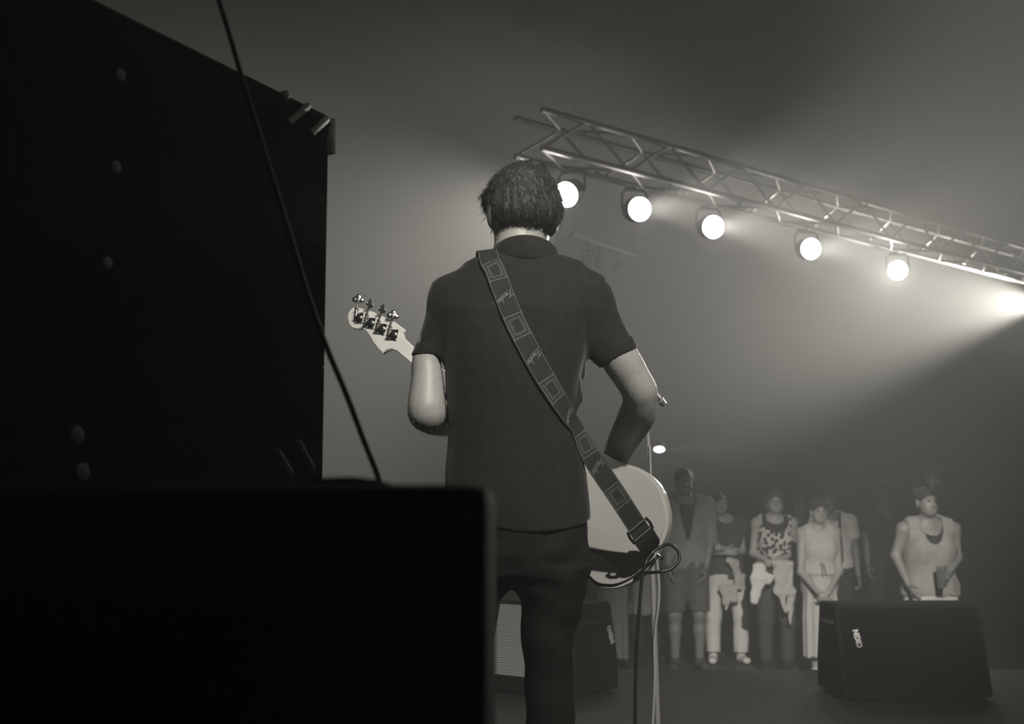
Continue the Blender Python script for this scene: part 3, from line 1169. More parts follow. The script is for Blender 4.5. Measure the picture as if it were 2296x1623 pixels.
    if shoes:
        for (hp, kn, an, tip, heel) in legp:
            s = Sculpt(0.009)
            s.add(ECap(heel + V(0, 0, 0.006), tip + V(0, 0, 0.004), (0.044 * sc, 0.042 * sc), (0.042 * sc, 0.034 * sc), V(1, 0, 0)), 0.0)
            s.add(Cap(an + V(0, 0, 0.01), an - V(0, 0, 0.03), 0.043 * sc, 0.042 * sc), 0.03)
            s.clip(V(0, 0, fl + 0.001), V(0, 0, -1))
            s.clip(an + V(0, 0, 0.022), V(0, 0, 1))
            link('shoe', s.mesh('shoe', org), shoes, root)
    return ctx


def top_garment(name, m, z0, sleeve=0.5, neckline=(0.075, 0.05), inf=0.012, sleeveless=False, seed=3, vneck=0.0, amp=0.003, split=None):
    """z0: height of the hem (m for a 1.72 m figure); sleeve: 0..1 of the upper arm, up to 2 = full forearm"""
    def fn(c):
        sc, bx = c['sc'], c['bx']
        s = Sculpt(0.0095)
        s.adds(c['torso'], 0.06, inf * sc)
        s.adds(c['trap'], 0.05, inf * sc)
        if sleeve > 0:
            for a in c['arms']:
                u, l = a
                k = min(1.0, sleeve)
                e = u.a + (u.b - u.a) * k
                s.add(Cap(u.a, e, u.ra, u.ra + (u.rb - u.ra) * k), 0.03, inf * 1.25 * sc)
                if sleeve > 1:
                    k = sleeve - 1
                    s.add(Cap(l.a, l.a + (l.b - l.a) * k, l.ra, l.ra + (l.rb - l.ra) * k), 0.02, inf * sc)
        s.clip(bx(0, 0, z0), V(0, 0, -1))
        s.sub(Ell(bx(0, 0.06, 1.455), np.array([neckline[0] * sc, 0.13 * sc, neckline[1] * sc])), 0.008)
        s.sub(Cap(bx(0, 0.0, 1.40), bx(0, 0.02, 1.56), 0.062 * sc, 0.066 * sc), 0.008)
        if sleeveless:
            for sx in (-1, 1):
                s.sub(Ell(bx(sx * (c['sw'] + 0.04), 0, 1.385), np.array([0.066, 0.14, 0.12]) * sc), 0.01)
        if vneck:
            s.sub(ECap(bx(0, 0.11, 1.44), bx(0, 0.13, 1.44 - vneck), (0.06 * sc, 0.05 * sc), (0.008 * sc, 0.03 * sc), V(1, 0, 0)), 0.004)
        if split:
            s.sub(ECap(bx(0, 0.14, 1.46), bx(0, 0.15, 1.46 - split[1]), (split[0] * sc, 0.09 * sc), (0.006 * sc, 0.05 * sc), V(1, 0, 0)), 0.004)
        s.func(wrinkle(seed, amp, 45, (1, 1, 0.6)))
        link(name, s.mesh(name, c['org']), m, c['root'])
    return fn


def trousers(name, m, zend, inf=0.014, flare=0.0, seed=5, zt=1.0, amp=0.003):
    def fn(c):
        sc, bx = c['sc'], c['bx']
        s = Sculpt(0.0095)
        s.adds(c['torso'][2:4], 0.05, (inf - 0.004) * sc)
        for (hp, kn, an, tip, heel) in c['legp']:
            s.add(Cap(hp, kn, 0.084 * sc * c['build'], 0.058 * sc * c['build']), 0.03, inf * sc)
            s.add(Cap(kn, an, 0.056 * sc * c['build'], (0.042 + flare) * sc), 0.03, inf * sc)
        s.clip(V(0, 0, c['fl'] + zend * sc), V(0, 0, -1))
        s.clip(bx(0, 0, zt), V(0, 0, 1))
        s.func(wrinkle(seed, amp, 50, (1, 1, 1.4)))
        link(name, s.mesh(name, c['org']), m, c['root'])
    return fn


def skirt(name, m, rows, zt, pleats=14, amp=0.012, seed=1):
    """rows: (z, half width, half depth) for a 1.72 m figure"""
    def fn(c):
        sc, o = c['sc'], c['org']
        s = Sculpt(0.009)
        s.add(Stack([(o[2] + z * sc, o[0], o[1], w * sc, dp * sc) for z, w, dp in rows], 2.0), 0)

        def pl(x, y, z, f):
            t = np.arctan2(y - o[1], x - o[0])
            k = np.clip((zt * sc + o[2] - z) / (0.35 * sc), 0, 1)
            return f + amp * k * (np.sin(pleats * t + 1.3 * np.sin(2 * t)) * 0.6 + 0.4 * np.sin(pleats * 0.47 * t + 2))
        s.func(pl)
        link(name, s.mesh(name, c['org']), m, c['root'])
    return fn


def blob(name, prims, m, vox=0.008, k=0.02, seed=2, amp=0.004, freq=70, clips=(), dirs=None):
    """soft cloth bundle as a child of the figure"""
    def fn(c):
        s = Sculpt(vox)
        for p_ in prims:
            s.add(p_, k)
        for (pt, n) in clips:
            s.clip(pt, n)
        s.func(wrinkle(seed, amp, freq, dirs))
        link(name, s.mesh(name, c['org']), m, c['root'])
    return fn


# ------------------------------------------------------------------ the musician
class Clip:
    """a primitive cut off by a plane (n points to the removed side)"""

    def __init__(s, prim, pt, n):
        s.p, s.pt, s.n = prim, np.asarray(pt, float), nrm(n)

    def box(s):
        return s.p.box()

    def ev(s, x, y, z):
        return np.maximum(s.p.ev(x, y, z), (x - s.pt[0]) * s.n[0] + (y - s.pt[1]) * s.n[1] + (z - s.pt[2]) * s.n[2])


D = 3.0
M_polo = mat('polo_black_cotton', 0.018, 0.85, var=0.2, scale=60, bump=0.08, bscale=500, sheen=0.2, spec=0.2)
M_jean = mat('dark_denim', 0.010, 0.8, var=0.35, scale=90, bump=0.12, bscale=420, spec=0.2)
M_shoe = mat('shoe_black', 0.02, 0.5, var=0.2)
M_bhair = mat('musician_hair', 0.055, 0.42, var=0.35, scale=60, bump=0.5, bscale=260)
M_bskin = mat('musician_skin', 0.36, 0.45, var=0.05, scale=60, bump=0.08, bscale=400)

borg = V(P(1165, 1130, D)[0], D, 0.0)
mus = thing('person', borg, 'bass player in dark polo shirt and jeans seen from behind on the stage', 'person')


def prow(py, L, R, ry, cy=D):
    a, b = P(L, py, cy), P(R, py, cy)
    return (a[2], (a[0] + b[0]) / 2, cy, (b[0] - a[0]) / 2, ry)


torso_rows = [prow(600, 1050, 1290, 0.075, 3.02), prow(640, 1008, 1330, 0.098, 3.01), prow(700, 994, 1328, 0.118), prow(800, 995, 1312, 0.128), prow(850, 1000, 1303, 0.126),
              prow(900, 1004, 1296, 0.122), prow(960, 1006, 1293, 0.118), prow(1010, 1004, 1304, 0.116), prow(1060, 1001, 1313, 0.118),
              prow(1130, 998, 1318, 0.127), prow(1225, 988, 1325, 0.136)]
torso = Stack(torso_rows, 2.35)
shL, shR = P(1010, 668, D), P(1324, 668, D)
traps = [Cap(P(1108, 628, 3.01), shL, 0.05, 0.044), Cap(P(1236, 628, 3.01), shR, 0.05, 0.045), Cap(P(1108, 628, 3.01), P(1236, 628, 3.01), 0.05)]
hemL, hemR = P(958, 798, D), P(1388, 799, D + 0.01)
elL, elR = P(958, 924, 2.985), P(1434, 876, D + 0.03)

# bass geometry (needed by the hands)
BO = P(1472, 1243, 3.1)
dt = 3.1
for _ in range(60):
    T_ = P(783, 706, dt)
    dt += (1.17 - np.linalg.norm(T_ - BO)) * 0.3
BU = nrm(T_ - BO)
BN = V(0, -1, -0.15)
BN = nrm(BN - BU * (BN @ BU))
BV = nrm(np.cross(BU, BN))
if BV[2] < 0:
    BV = -BV
bp = lambda s, v, o=0.0: BO + BU * s + BV * v + BN * o        # o > 0 towards the player / camera


def on_bass(px, py, o=0.0):
    r_ = ray(px, py)
    c0 = bp(0, 0, o)
    h = CAMP + r_ * (((c0 - CAMP) @ BN) / (r_ @ BN))
    q = h - BO
    return q @ BU, q @ BV


wrL = bp(0.665, -0.058, 0.014)
wrR = P(1366, 1068, 3.315)
armL_sk = [Chain([(shL, 0.036), (P(985, 730, D), 0.036), (hemL, 0.0345), (P(958, 850, 2.995), 0.039), (P(957, 895, 2.985), 0.0435), (elL, 0.0435)]),
           Chain([(P(956, 900, 2.985), 0.040), (elL, 0.0445), (elL + (wrL - elL) * 0.25, 0.047), (elL + (wrL - elL) * 0.6, 0.040), (wrL, 0.028)])]
fR1, fR2 = P(1425, 938, 3.11), P(1391, 1000, 3.22)
armR_sk = [Chain([(shR, 0.038), (P(1352, 735, D), 0.041), (hemR, 0.0465), (P(1412, 838, D + 0.02), 0.0445), (elR, 0.040)]),
           Chain([(P(1425, 858, D + 0.02), 0.036), (elR, 0.0405), (P(1434, 908, 3.06), 0.0425), (fR1, 0.045), (fR2, 0.0365), (wrR, 0.028)])]

hc = P(1172, 452, 3.06)
hy = math.radians(20)
hf = V(math.sin(hy), math.cos(hy), -0.28)
hadd, hsub, heyes, hq, hR = head_prims(hc + V(0, 0, -0.028), hf, V(0.1, 0, 1), 0.98)
neckp = [Cap(P(1160, 610, 3.02), P(1166, 490, 3.055), 0.064, 0.058)]

body = Sculpt(0.0055)
for p_, k in hadd:
    body.add(p_, k)
for p_ in hsub:
    body.sub(p_, 0.008)
body.add(Ell(P(1101, 478, 3.035), (0.011, 0.020, 0.036)), 0.006)          # left ear
body.adds(neckp, 0.025)
body.add(torso, 0.03, -0.026)
body.adds(traps, 0.04, -0.012)
body.adds(armL_sk, 0.01)
body.adds(armR_sk, 0.01)
legR = Stack([prow(1270, 1155, 1322, 0.115), prow(1318, 1152, 1317, 0.1), prow(1345, 1169, 1311, 0.092), prow(1400, 1168, 1297, 0.084), prow(1450, 1171, 1287, 0.080),
              prow(1483, 1173, 1289, 0.078), prow(1600, 1178, 1290, 0.07), prow(1750, 1184, 1286, 0.066), prow(2000, 1190, 1278, 0.06), (0.05, P(1235, 2000, D)[0], D, 0.047, 0.06)], 2.2)
legL = Stack([prow(1270, 988, 1152, 0.115), prow(1318, 985, 1148, 0.1), prow(1345, 984, 1127, 0.092), prow(1400, 980, 1112, 0.084), prow(1450, 974, 1105, 0.080),
              prow(1483, 968, 1099, 0.078), prow(1600, 958, 1086, 0.07), prow(1750, 952, 1072, 0.066), prow(2000, 946, 1052, 0.06), (0.05, P(998, 2000, D)[0], D, 0.047, 0.06)], 2.2)
body.add(legR, 0.01, -0.018)
body.add(legL, 0.01, -0.018)
body.add(Stack([prow(1140, 1001, 1314, 0.12), prow(1220, 990, 1322, 0.128), prow(1275, 988, 1322, 0.12)], 2.2), 0.0, -0.02)
for p_ in (V(P(1235, 2000, D)[0], D, 0.06), V(P(998, 2000, D)[0], D, 0.06)):
    body.add(Cap(p_ + V(0, -0.04, -0.01), p_ + V(0, 0.16, -0.025), 0.034, 0.028), 0.02)
body.adds(hand_prims(wrL, BV * 0.9 + BU * 0.3 - BN * 0.05, -BN + BV * 0.2, 1 if np.cross(BV, -BN) @ BU > 0 else -1, 1.15, 1.04), 0.006)
body.adds(hand_prims(wrR, -BV * 0.75 + BU * 0.35 - BN * 0.1, BN, 1 if np.cross(-BV, BN) @ BU > 0 else -1, 0.6, 1.04), 0.006)
o_body = link('body', body.mesh('body', borg), M_bskin, mus)
for e in heyes:
    link('eye', Sculpt(0.004).add(Ell(e, (0.0125, 0.010, 0.008), hR), 0).mesh('eye', borg), M_eye, mus)
link('mouth', Sculpt(0.004).add(ECap(hq(-0.019, 0.0855, -0.0605), hq(0.019, 0.0855, -0.0605), (0.006, 0.004), (0.006, 0.004), hR[2]), 0).mesh('mouth', borg), M_lip, mus)

# polo shirt
shirt = Sculpt(0.0055)
shirt.add(torso, 0.0)
shirt.adds(traps, 0.05)
axL, axR = nrm(hemL - shL), nrm(hemR - shR)
slL = Clip(Cap(shL, hemL + axL * 0.03, 0.0445, 0.0365), hemL, nrm(axL + V(0.35, 0, 0)))
slR = Clip(Cap(shR, hemR + axR * 0.03, 0.046, 0.0495), hemR, axR)
shirt.add(slL, 0.035)
shirt.add(slR, 0.035)
shirt.add(Cap(P(1330, 700, D), P(1352, 795, D), 0.045, 0.024), 0.03)                 # slack under the right sleeve
for (a, b, r_) in (((1302, 806, 2.99), (1306, 842, 3.0), 0.008), ((1292, 862, 2.98), (1299, 890, 2.99), 0.009), ((1288, 912, 2.97), (1298, 898, 2.98), 0.006)):
    shirt.add(Cap(P(*a), P(*b), r_), 0.02)                                          # folds of loose cloth at the side
shirt.sub(Cap(P(1166, 560, 3.03), P(1168, 500, 3.04), 0.064), 0.01)
shirt.func(wrinkle(21, 0.0016, 34, (1, 1, 0.6)))


def drape(x, y, z, f):
    # long slack folds towards the hem and under the shoulder blades
    zz = np.clip((1.35 - z) / 0.5, 0, 1)
    return f + 0.0024 * zz * np.sin(42 * x + 9 * z + 1.5 * np.sin(7 * z)) + 0.0018 * np.sin(26 * (x + z) + 2) * np.clip((z - 1.0) * 2, 0, 1)


shirt.func(drape)
hz0 = P(1148, 1192, D)[2]


def hemcut(x, y, z, f):
    return np.maximum(f, (hz0 + 0.05 * (x - 0.05) ** 2 / 0.03 + 0.002 * np.sin(30 * x)) - z)


shirt.func(hemcut)
shirt_me = shirt.mesh('polo_shirt', borg)
o_shirt = link('polo_shirt', shirt_me, M_polo, mus)
# ribbed sleeve bands
for (sh, hm, ax, r_, nn) in ((shL, hemL, axL, 0.0374, nrm(axL + V(0.35, 0, 0))), (shR, hemR, axR, 0.0505, axR)):
    s = Sculpt(0.005)
    s.add(Clip(Clip(Cap(hm - ax * 0.08, hm + ax * 0.08, r_, r_ * 0.985), hm + nn * 0.001, nn), hm - nn * 0.032, -nn), 0)
    link('sleeve_band', s.mesh('sleeve_band', borg), M_polo, o_shirt)


def collar():
    c0 = P(1176, 575, 3.03)
    zb, zs = P(1176, 527, 2.955)[2], P(1176, 574, 3.03)[2]
    n = 72
    rings = [(0.073, 0.066, -0.050), (0.0785, 0.070, -0.012), (0.082, 0.073, 0.0), (0.086, 0.076, -0.004), (0.091, 0.078, -0.022), (0.097, 0.079, -0.047), (0.101, 0.078, -0.062)]
    vs_, fs = [], []
    for j, (rx, ry, dz) in enumerate(rings):
        for i in range(n + 1):
            ph = math.radians(-162) + math.radians(324) * i / n
            zc = zs + (zb - zs) * math.cos(ph)
            w = 0.0015 * math.sin(5 * ph + 1) * (j > 3)
            dd = dz * (1 + 0.25 * (1 - math.cos(ph)) * (j > 3))
            vs_.append(V(c0[0] + (rx + w) * math.sin(ph), c0[1] - (ry + w) * math.cos(ph), zc + dd) - borg)
    for j in range(len(rings) - 1):
        for i in range(n):
            a = j * (n + 1) + i
            fs.append((a, a + 1, a + n + 2, a + n + 1))
    me = bpy.data.meshes.new('collar')
    me.from_pydata([tuple(v) for v in vs_], [], fs)
    o = link('collar', me, M_polo, o_shirt)
    md = o.modifiers.new('thickness', 'SOLIDIFY')
    md.thickness = 0.003
    md.offset = 0
    return o


o_collar = collar()

# jeans
jn = Sculpt(0.0055)
jn.add(Stack([prow(1090, 1006, 1308, 0.115), prow(1180, 996, 1316, 0.126), prow(1240, 990, 1323, 0.130), prow(1290, 990, 1320, 0.118)], 2.2), 0, -0.001)
jn.add(legR, 0.02)
jn.add(legL, 0.02)


def denim(x, y, z, f):
    a = 0.0014 * np.sin(70 * z + 30 * x + 2.0 * np.sin(9 * x + 14 * z)) * np.clip((0.98 - z) * 5, 0, 1)
    b = 0.0028 * np.sin(48 * z - 60 * x + 1.4 * np.sin(20 * z)) * np.exp(-((z - 0.84) / 0.09) ** 2)
    return f + a + b


jn.func(denim)
jn.func(wrinkle(8, 0.0014, 60))
o_jean = link('jeans', jn.mesh('jeans', borg), M_jean, mus)
for p_ in (V(P(1235, 2000, D)[0], D, 0.0), V(P(998, 2000, D)[0], D, 0.0)):
    s = Sculpt(0.008)
    s.add(ECap(p_ + V(0, -0.045, 0.045), p_ + V(0, 0.17, 0.036), (0.045, 0.044), (0.045, 0.036), V(1, 0, 0)), 0)
    s.add(Cap(p_ + V(0, 0, 0.09), p_ + V(0, 0, 0.05), 0.05), 0.03)
    s.clip(V(0, 0, 0.001), V(0, 0, -1))
    s.clip(V(0, 0, 0.115), V(0, 0, 1))
    link('shoe', s.mesh('shoe', borg), M_shoe, mus)

# hair of the musician
hs_ = Sculpt(0.0042)
hs_.add(Ell(hc + V(0, 0, 0.0), (0.0905, 0.108, 0.093)), 0)
hs_.add(Ell(P(1168, 478, 3.035), (0.078, 0.082, 0.05)), 0.03)
hs_.add(Ell(P(1098, 449, 3.10), (0.0165, 0.045, 0.028)), 0.012)
hs_.add(Ell(P(1233, 470, 3.03), (0.028, 0.04, 0.045)), 0.02)
hs_.add(Ell(P(1190, 378, 3.08), (0.04, 0.05, 0.014)), 0.02)
hs_.sub(Ell(P(1099, 480, 3.02), (0.0155, 0.055, 0.0365)), 0.004)
hs_.sub(Ell(hq(0.0, 0.11, -0.05), (0.07, 0.07, 0.09), hR), 0.01)
nz = P(1160, 506, 2.97)[2]


def nape(x, y, z, f):
    jag = 0.010 * np.sin(150 * x + 1.0) * np.sin(61 * x + 0.4) + 0.006 * np.sin(260 * x)
    side = 0.018 * np.clip(-(x - (-0.0)) / 0.06, -0.9, 1)
    return np.maximum(f, (nz + jag + side) - z)


hs_.func(nape)


def locks(x, y, z, f):
    t = np.arctan2(x - hc[0], -(y - hc[1]) + 0.02)
    v = z - hc[2]
    w = np.sin(34 * t + 18 * v + 2.5 * np.sin(5 * t + 20 * v)) + 0.7 * np.sin(61 * t - 25 * v + 3 * np.sin(9 * t))
    return f + 0.0011 * w + 0.0012 * np.sin(90 * x + 60 * y + 40 * z)


hs_.func(locks)
hair_me = hs_.mesh('hair', borg)
o_hair = link('hair', hair_me, M_bhair, mus)
bd = Sculpt(0.005).add(Ell(P(1227, 496, 3.075), (0.032, 0.042, 0.040)), 0).add(Ell(hq(0.0, 0.06, -0.095), (0.05, 0.04, 0.035), hR), 0.04)
bd.func(wrinkle(31, 0.0012, 200))
link('beard', bd.mesh('beard', borg), M_bhair, mus)


def fuzz(name, me, org, n, length, rad, filt, flow, m, parent, lift=0.35, seed=1):
    """fine tapered hairs rooted on a mesh, one joined part"""
    r = np.random.default_rng(seed)
    nv = len(me.vertices)
    co = np.empty(nv * 3, np.float32)
    no = np.empty(nv * 3, np.float32)
    me.vertices.foreach_get('co', co)
    me.vertices.foreach_get('normal', no)
    co = co.reshape(-1, 3) + org
    no = no.reshape(-1, 3)
    ok = np.where(filt(co, no))[0]
    if not len(ok):
        return None
    ids = r.choice(ok, n)
    vs_, fs = [], []
    for i in ids:
        p, nn = co[i].astype(float), no[i].astype(float)
        d_ = flow(p, nn, r)
        d_ = nrm(d_ - nn * (d_ @ nn))
        s_ = np.cross(nn, d_)
        L = length * r.uniform(0.5, 1.3)
        bend = r.normal(0, 0.25)
        pts = [p - nn * 0.001, p + (d_ + s_ * bend * 0.3) * L * 0.5 + nn * L * lift * 0.6, p + (d_ + s_ * bend) * L + nn * L * lift * 0.55]
        o_ = len(vs_)
        for j, (q_, w_) in enumerate(zip(pts, (1.0, 0.8))):
            for a in range(3):
                t = 2 * math.pi * a / 3
                vs_.append(q_ + rad * w_ * (math.cos(t) * s_ + math.sin(t) * nn) - org)
        vs_.append(pts[2] - org)
        for a in range(3):
            c = (a + 1) % 3
            fs.append((o_ + a, o_ + c, o_ + 3 + c))
            fs.append((o_ + a, o_ + 3 + c, o_ + 3 + a))
            fs.append((o_ + 3 + a, o_ + 3 + c, o_ + 6))
    return link(name, mesh_np(name, np.array(vs_), np.array(fs)), m, parent, kind='stuff')


fuzz('hair_strands', hair_me, borg, 5200, 0.030, 0.0006, lambda c, n: c[:, 2] > nz - 0.005,
     lambda p, n, r: V(0.25 * np.sign(p[0] - hc[0]) * 0.3, 0, -1) + r.normal(0, 0.22, 3) + (V(0, -0.8, 0.3) if p[2] > hc[2] + 0.07 else 0), M_bhair, mus, 0.10, 4)
M_armhair = mat('arm_hair', 0.5, 0.5, var=0.2)
bz = lambda c: (((c[:, 0] < P(1003, 900, D)[0]) & (c[:, 2] < P(0, 835, D)[2]) & (c[:, 2] > 1.15)) | ((c[:, 0] > P(1352, 900, D)[0]) & (c[:, 2] < P(0, 815, D)[2]) & (c[:, 2] > 1.03)))
fuzz('arm_hair', o_body.data, borg, 3000, 0.009, 0.00014, lambda c, n: bz(c), lambda p, n, r: V(0.1, 0.3, -1) + r.normal(0, 0.4, 3), M_armhair, mus, 0.7, 5)

# ------------------------------------------------------------------ bass guitar
M_cream = mat('bass_white_lacquer', 0.5, 0.25, var=0.04, scale=6, coat=0.4)
M_maple = mat('maple_neck_pale', 0.82, 0.3, var=0.06, scale=25, coat=0.3)
M_chrome = mat('chrome', 0.6, 0.22, metal=1.0, var=0.08, scale=80)
M_board = mat('rosewood', 0.05, 0.5, var=0.3, scale=60)
M_blk = mat('black_plastic', 0.015, 0.35, var=0.15)
bass = thing('bass_guitar', bp(0.3, 0), 'white four string bass guitar with bare headstock slung across the player', 'guitar')


def prism(outline, o0, o1, bevel, name, m, parent, seg=3):
    """outline in (s, v); o0 near side, o1 far side"""
    bm = bmesh.new()
    org = wloc(parent)
    a = [bm.verts.new(Vector(bp(s, v, o0) - org)) for s, v in outline]
    f = bm.faces.new(a)
    ex = bmesh.ops.extrude_face_region(bm, geom=[f])
    vv = [g for g in ex['geom'] if isinstance(g, bmesh.types.BMVert)]
    bmesh.ops.translate(bm, verts=vv, vec=Vector(BN * (o1 - o0)))
    bmesh.ops.recalc_face_normals(bm, faces=bm.faces[:])
    if bevel:
        ed = [e for e in bm.edges if len(e.link_faces) == 2 and any(len(fc.verts) > 4 for fc in e.link_faces)]
        bmesh.ops.bevel(bm, geom=ed, offset=bevel, segments=seg, affect='EDGES', clamp_overlap=True)
    me = bpy.data.meshes.new(name)
    bm.to_mesh(me)
    bm.free()
    o = link(name, me, m, parent)
    me.set_sharp_from_angle(angle=math.radians(35))
    return o


vis = [on_bass(*q) for q in ((1325, 1304), (1365, 1317), (1400, 1310), (1440, 1285), (1470, 1240), (1492, 1195), (1498, 1150), (1480, 1090), (1440, 1052), (1386, 1033))]
hid = [(0.30, 0.120), (0.36, 0.128), (0.42, 0.150), (0.48, 0.158), (0.525, 0.148), (0.515, 0.118), (0.455, 0.075), (0.415, 0.034),
       (0.40, 0.0), (0.385, -0.034), (0.40, -0.075), (0.435, -0.115), (0.425, -0.140), (0.37, -0.148), (0.31, -0.128), (0.26, -0.112), (0.20, -0.130)]
out = spline([np.array(q) for q in vis + hid], 6, True)
prism([tuple(q) for q in out], 0.0, -0.042, 0.009, 'body', M_cream, bass, 4)
# neck and headstock
zq = lambda x, y: (740 + x / 4.387, 630 + y / 4.387)
OFFH = -0.028
hs_px = [(815, 640), (770, 603), (727, 562), (712, 512), (726, 490), (724, 468), (700, 450), (620, 392), (520, 348), (420, 300), (330, 274), (265, 256), (215, 262), (182, 300), (168, 360),
         (182, 425), (215, 463), (260, 474), (310, 468), (348, 492), (382, 535), (420, 602), (468, 665), (514, 711), (550, 684), (600, 671), (655, 690), (735, 758), (815, 825)]
hs_o = [on_bass(*zq(*q), OFFH) for q in hs_px]
n1, n2 = hs_o[0], hs_o[-1]
prism([tuple(q) for q in hs_o], OFFH, OFFH - 0.015, 0.0025, 'headstock', M_maple, bass, 2)
sN = (n1[0] + n2[0]) / 2
vN, wN = (n1[1] + n2[1]) / 2, abs(n1[1] - n2[1]) / 2 * 0.98
nb_ = MB()
secs = []
for k in range(9):
    t = k / 8
    s_ = sN - 0.0 + (0.36 - sN) * t
    v_ = vN * (1 - t)
    w_ = wN + (0.031 - wN) * t
    ring = []
    for a in range(13):
        ph = math.pi * a / 12
        ring.append(bp(s_, v_ + w_ * math.cos(ph), OFFH - 0.016 + 0.016 * math.sin(ph)))
    ring += [bp(s_, v_ - w_, OFFH - 0.026), bp(s_, v_ + w_, OFFH - 0.026)]
    secs.append(ring)
L_ = len(secs[0])
vs_ = [p_ for r_ in secs for p_ in r_]
fs = []
for k in range(8):
    for a in range(L_):
        c = (a + 1) % L_
        fs.append((k * L_ + a, k * L_ + c, (k + 1) * L_ + c, (k + 1) * L_ + a))
fs += [tuple(range(L_ - 1, -1, -1)), tuple(8 * L_ + a for a in range(L_))]
nb_.add(vs_, fs)
nb_.build('neck', M_maple, bass, smooth='auto')
prism([(sN, vN + wN), (sN, vN - wN), (0.30, -0.031), (0.30, 0.031)], OFFH - 0.026, OFFH - 0.032, 0.001, 'fingerboard', M_board, bass)
for k in range(20):
    s_ = 0.055 + (sN - 0.055) * 2 ** (-(k + 1) / 12.0)
    if s_ < 0.31:
        break
    t = (sN - s_) / (sN - 0.36)
    v_, w_ = vN * (1 - t), wN + (0.031 - wN) * t
    MB().tube([bp(s_, v_ - w_, OFFH - 0.0325), bp(s_, v_ + w_, OFFH - 0.0325)], 0.0011, 6).build('fret', M_chrome, bass, smooth=True)
MB().box(bp(sN + 0.002, vN, OFFH - 0.033), (0.004, 2 * wN, 0.006), R=np.stack([BU, BV, BN], 1)).build('nut', M_cream, bass)
MB().box(bp(0.075, 0, -0.047), (0.055, 0.085, 0.012), R=np.stack([BU, BV, BN], 1), bevel=0.003).build('bridge', M_chrome, bass, smooth='auto')
pg = spline([np.array(q) for q in ((0.12, -0.03), (0.10, -0.10), (0.20, -0.10), (0.30, -0.095), (0.37, -0.115), (0.40, -0.09), (0.385, -0.04), (0.40, 0.0), (0.42, 0.05), (0.47, 0.11), (0.44, 0.115), (0.34, 0.09), (0.27, 0.06), (0.22, 0.0))], 5, True)
prism([tuple(q) for q in pg], -0.042, -0.0445, 0.0005, 'pickguard', M_blk, bass)
for s_, v_ in ((0.225, 0.018), (0.200, -0.025)):
    MB().box(bp(s_, v_, -0.049), (0.03, 0.056, 0.012), R=np.stack([BU, BV, BN], 1), bevel=0.003).build('pickup', M_blk, bass, smooth='auto')
for s_, v_ in ((0.155, -0.095), (0.125, -0.085)):
    MB().lathe([(0.011, 0), (0.010, 0.014), (0.008, 0.015)], bp(s_, v_, -0.044), -BN, 20).build('control_knob', M_chrome, bass, smooth='auto')
TUN = [((290, 365), (262, 385), (282, 232), (290, 190), 0.15), ((405, 415), (352, 445), (387, 290), (404, 236), 1.35), ((515, 473), (462, 505), (507, 345), (524, 290), 1.3), ((630, 530), (580, 565), (616, 400), (630, 348), 0.2)]
for i, (pc, s0, s1, kc, ang) in enumerate(TUN):
    c_ = on_bass(*zq(*pc), OFFH)
    a_ = on_bass(*zq(*s0), OFFH)
    b_ = on_bass(*zq(*s1), OFFH)
    k_ = on_bass(*zq(*kc), OFFH)
    sh = nrm(bp(*b_) - bp(*a_))
    pr = nrm(np.cross(sh, BN))
    Rt = np.stack([pr, sh, BN], 1)
    pc3 = bp(*c_, OFFH)
    tn = MB().box(pc3 + BN * 0.0015 + pr * 0.0, (0.026, 0.032, 0.003), R=Rt, bevel=0.001).build('tuner', M_chrome, bass)
    gb = MB().lathe([(0.0105, 0), (0.0105, 0.006), (0.008, 0.0075), (0.004, 0.0075), (0.003, 0.010)], pc3 + BN * 0.003, BN, 22)
    gb.build('gear', M_chrome, tn, smooth='auto')
    p0, p1 = bp(*a_, OFFH + 0.007), bp(*b_, OFFH + 0.007)
    MB().tube([p0, p0 + (p1 - p0) * 0.18, p0 + (p1 - p0) * 0.2, p0 + (p1 - p0) * 0.62, p0 + (p1 - p0) * 0.64, p1, bp(*k_, OFFH + 0.007)],
              [0.0035, 0.0035, 0.005, 0.005, 0.003, 0.003, 0.0028], 10).build('shaft', M_chrome, tn, smooth='auto')
    for e in (0.1, 0.68):
        MB().box(p0 + (p1 - p0) * e, (0.010, 0.003, 0.012), R=Rt, bevel=0.001).build('bracket', M_chrome, tn)
    for sx in (-1, 1):
        MB().lathe([(0.0028, 0), (0.0025, 0.002), (0.001, 0.003)], pc3 + pr * sx * 0.010 - sh * 0.013 + BN * 0.003, BN, 10).build('screw', M_chrome, tn, smooth='auto')
    # clover key turned about its shaft
    kn_ = rot_axis(BN, sh, ang + 0.25)
    kw = np.cross(kn_, sh)
    kc3 = bp(*k_, OFFH + 0.007)
    s = Sculpt(0.0022)
    Rk = np.stack([kw, sh, kn_])
    for (dx, dy) in ((-0.010, -0.001), (0.010, -0.001), (0, 0.009)):
        s.add(Ell(kc3 + kw * dx + sh * dy, (0.0088, 0.0088, 0.0034), Rk), 0.003)
    s.add(Cap(kc3 - sh * 0.012, kc3, 0.0035), 0.003)
    link('key', s.mesh('key', wloc(tn)), M_chrome, tn)
    # string: post on the front, string down to the bridge
    MB().tube([bp(*c_, OFFH - 0.014), bp(*c_, OFFH - 0.034)], 0.004, 10).build('string_post', M_chrome, tn, smooth='auto')
    sv = -0.0285 + 0.019 * i
    MB().tube([bp(*c_, OFFH - 0.027), bp(sN, vN + (-0.017 + 0.0113 * i), OFFH - 0.036), bp(0.08, sv, -0.0665 + 0.012)], 0.0009 + 0.00025 * (3 - i), 6).build('string', M_chrome, bass, smooth=True)
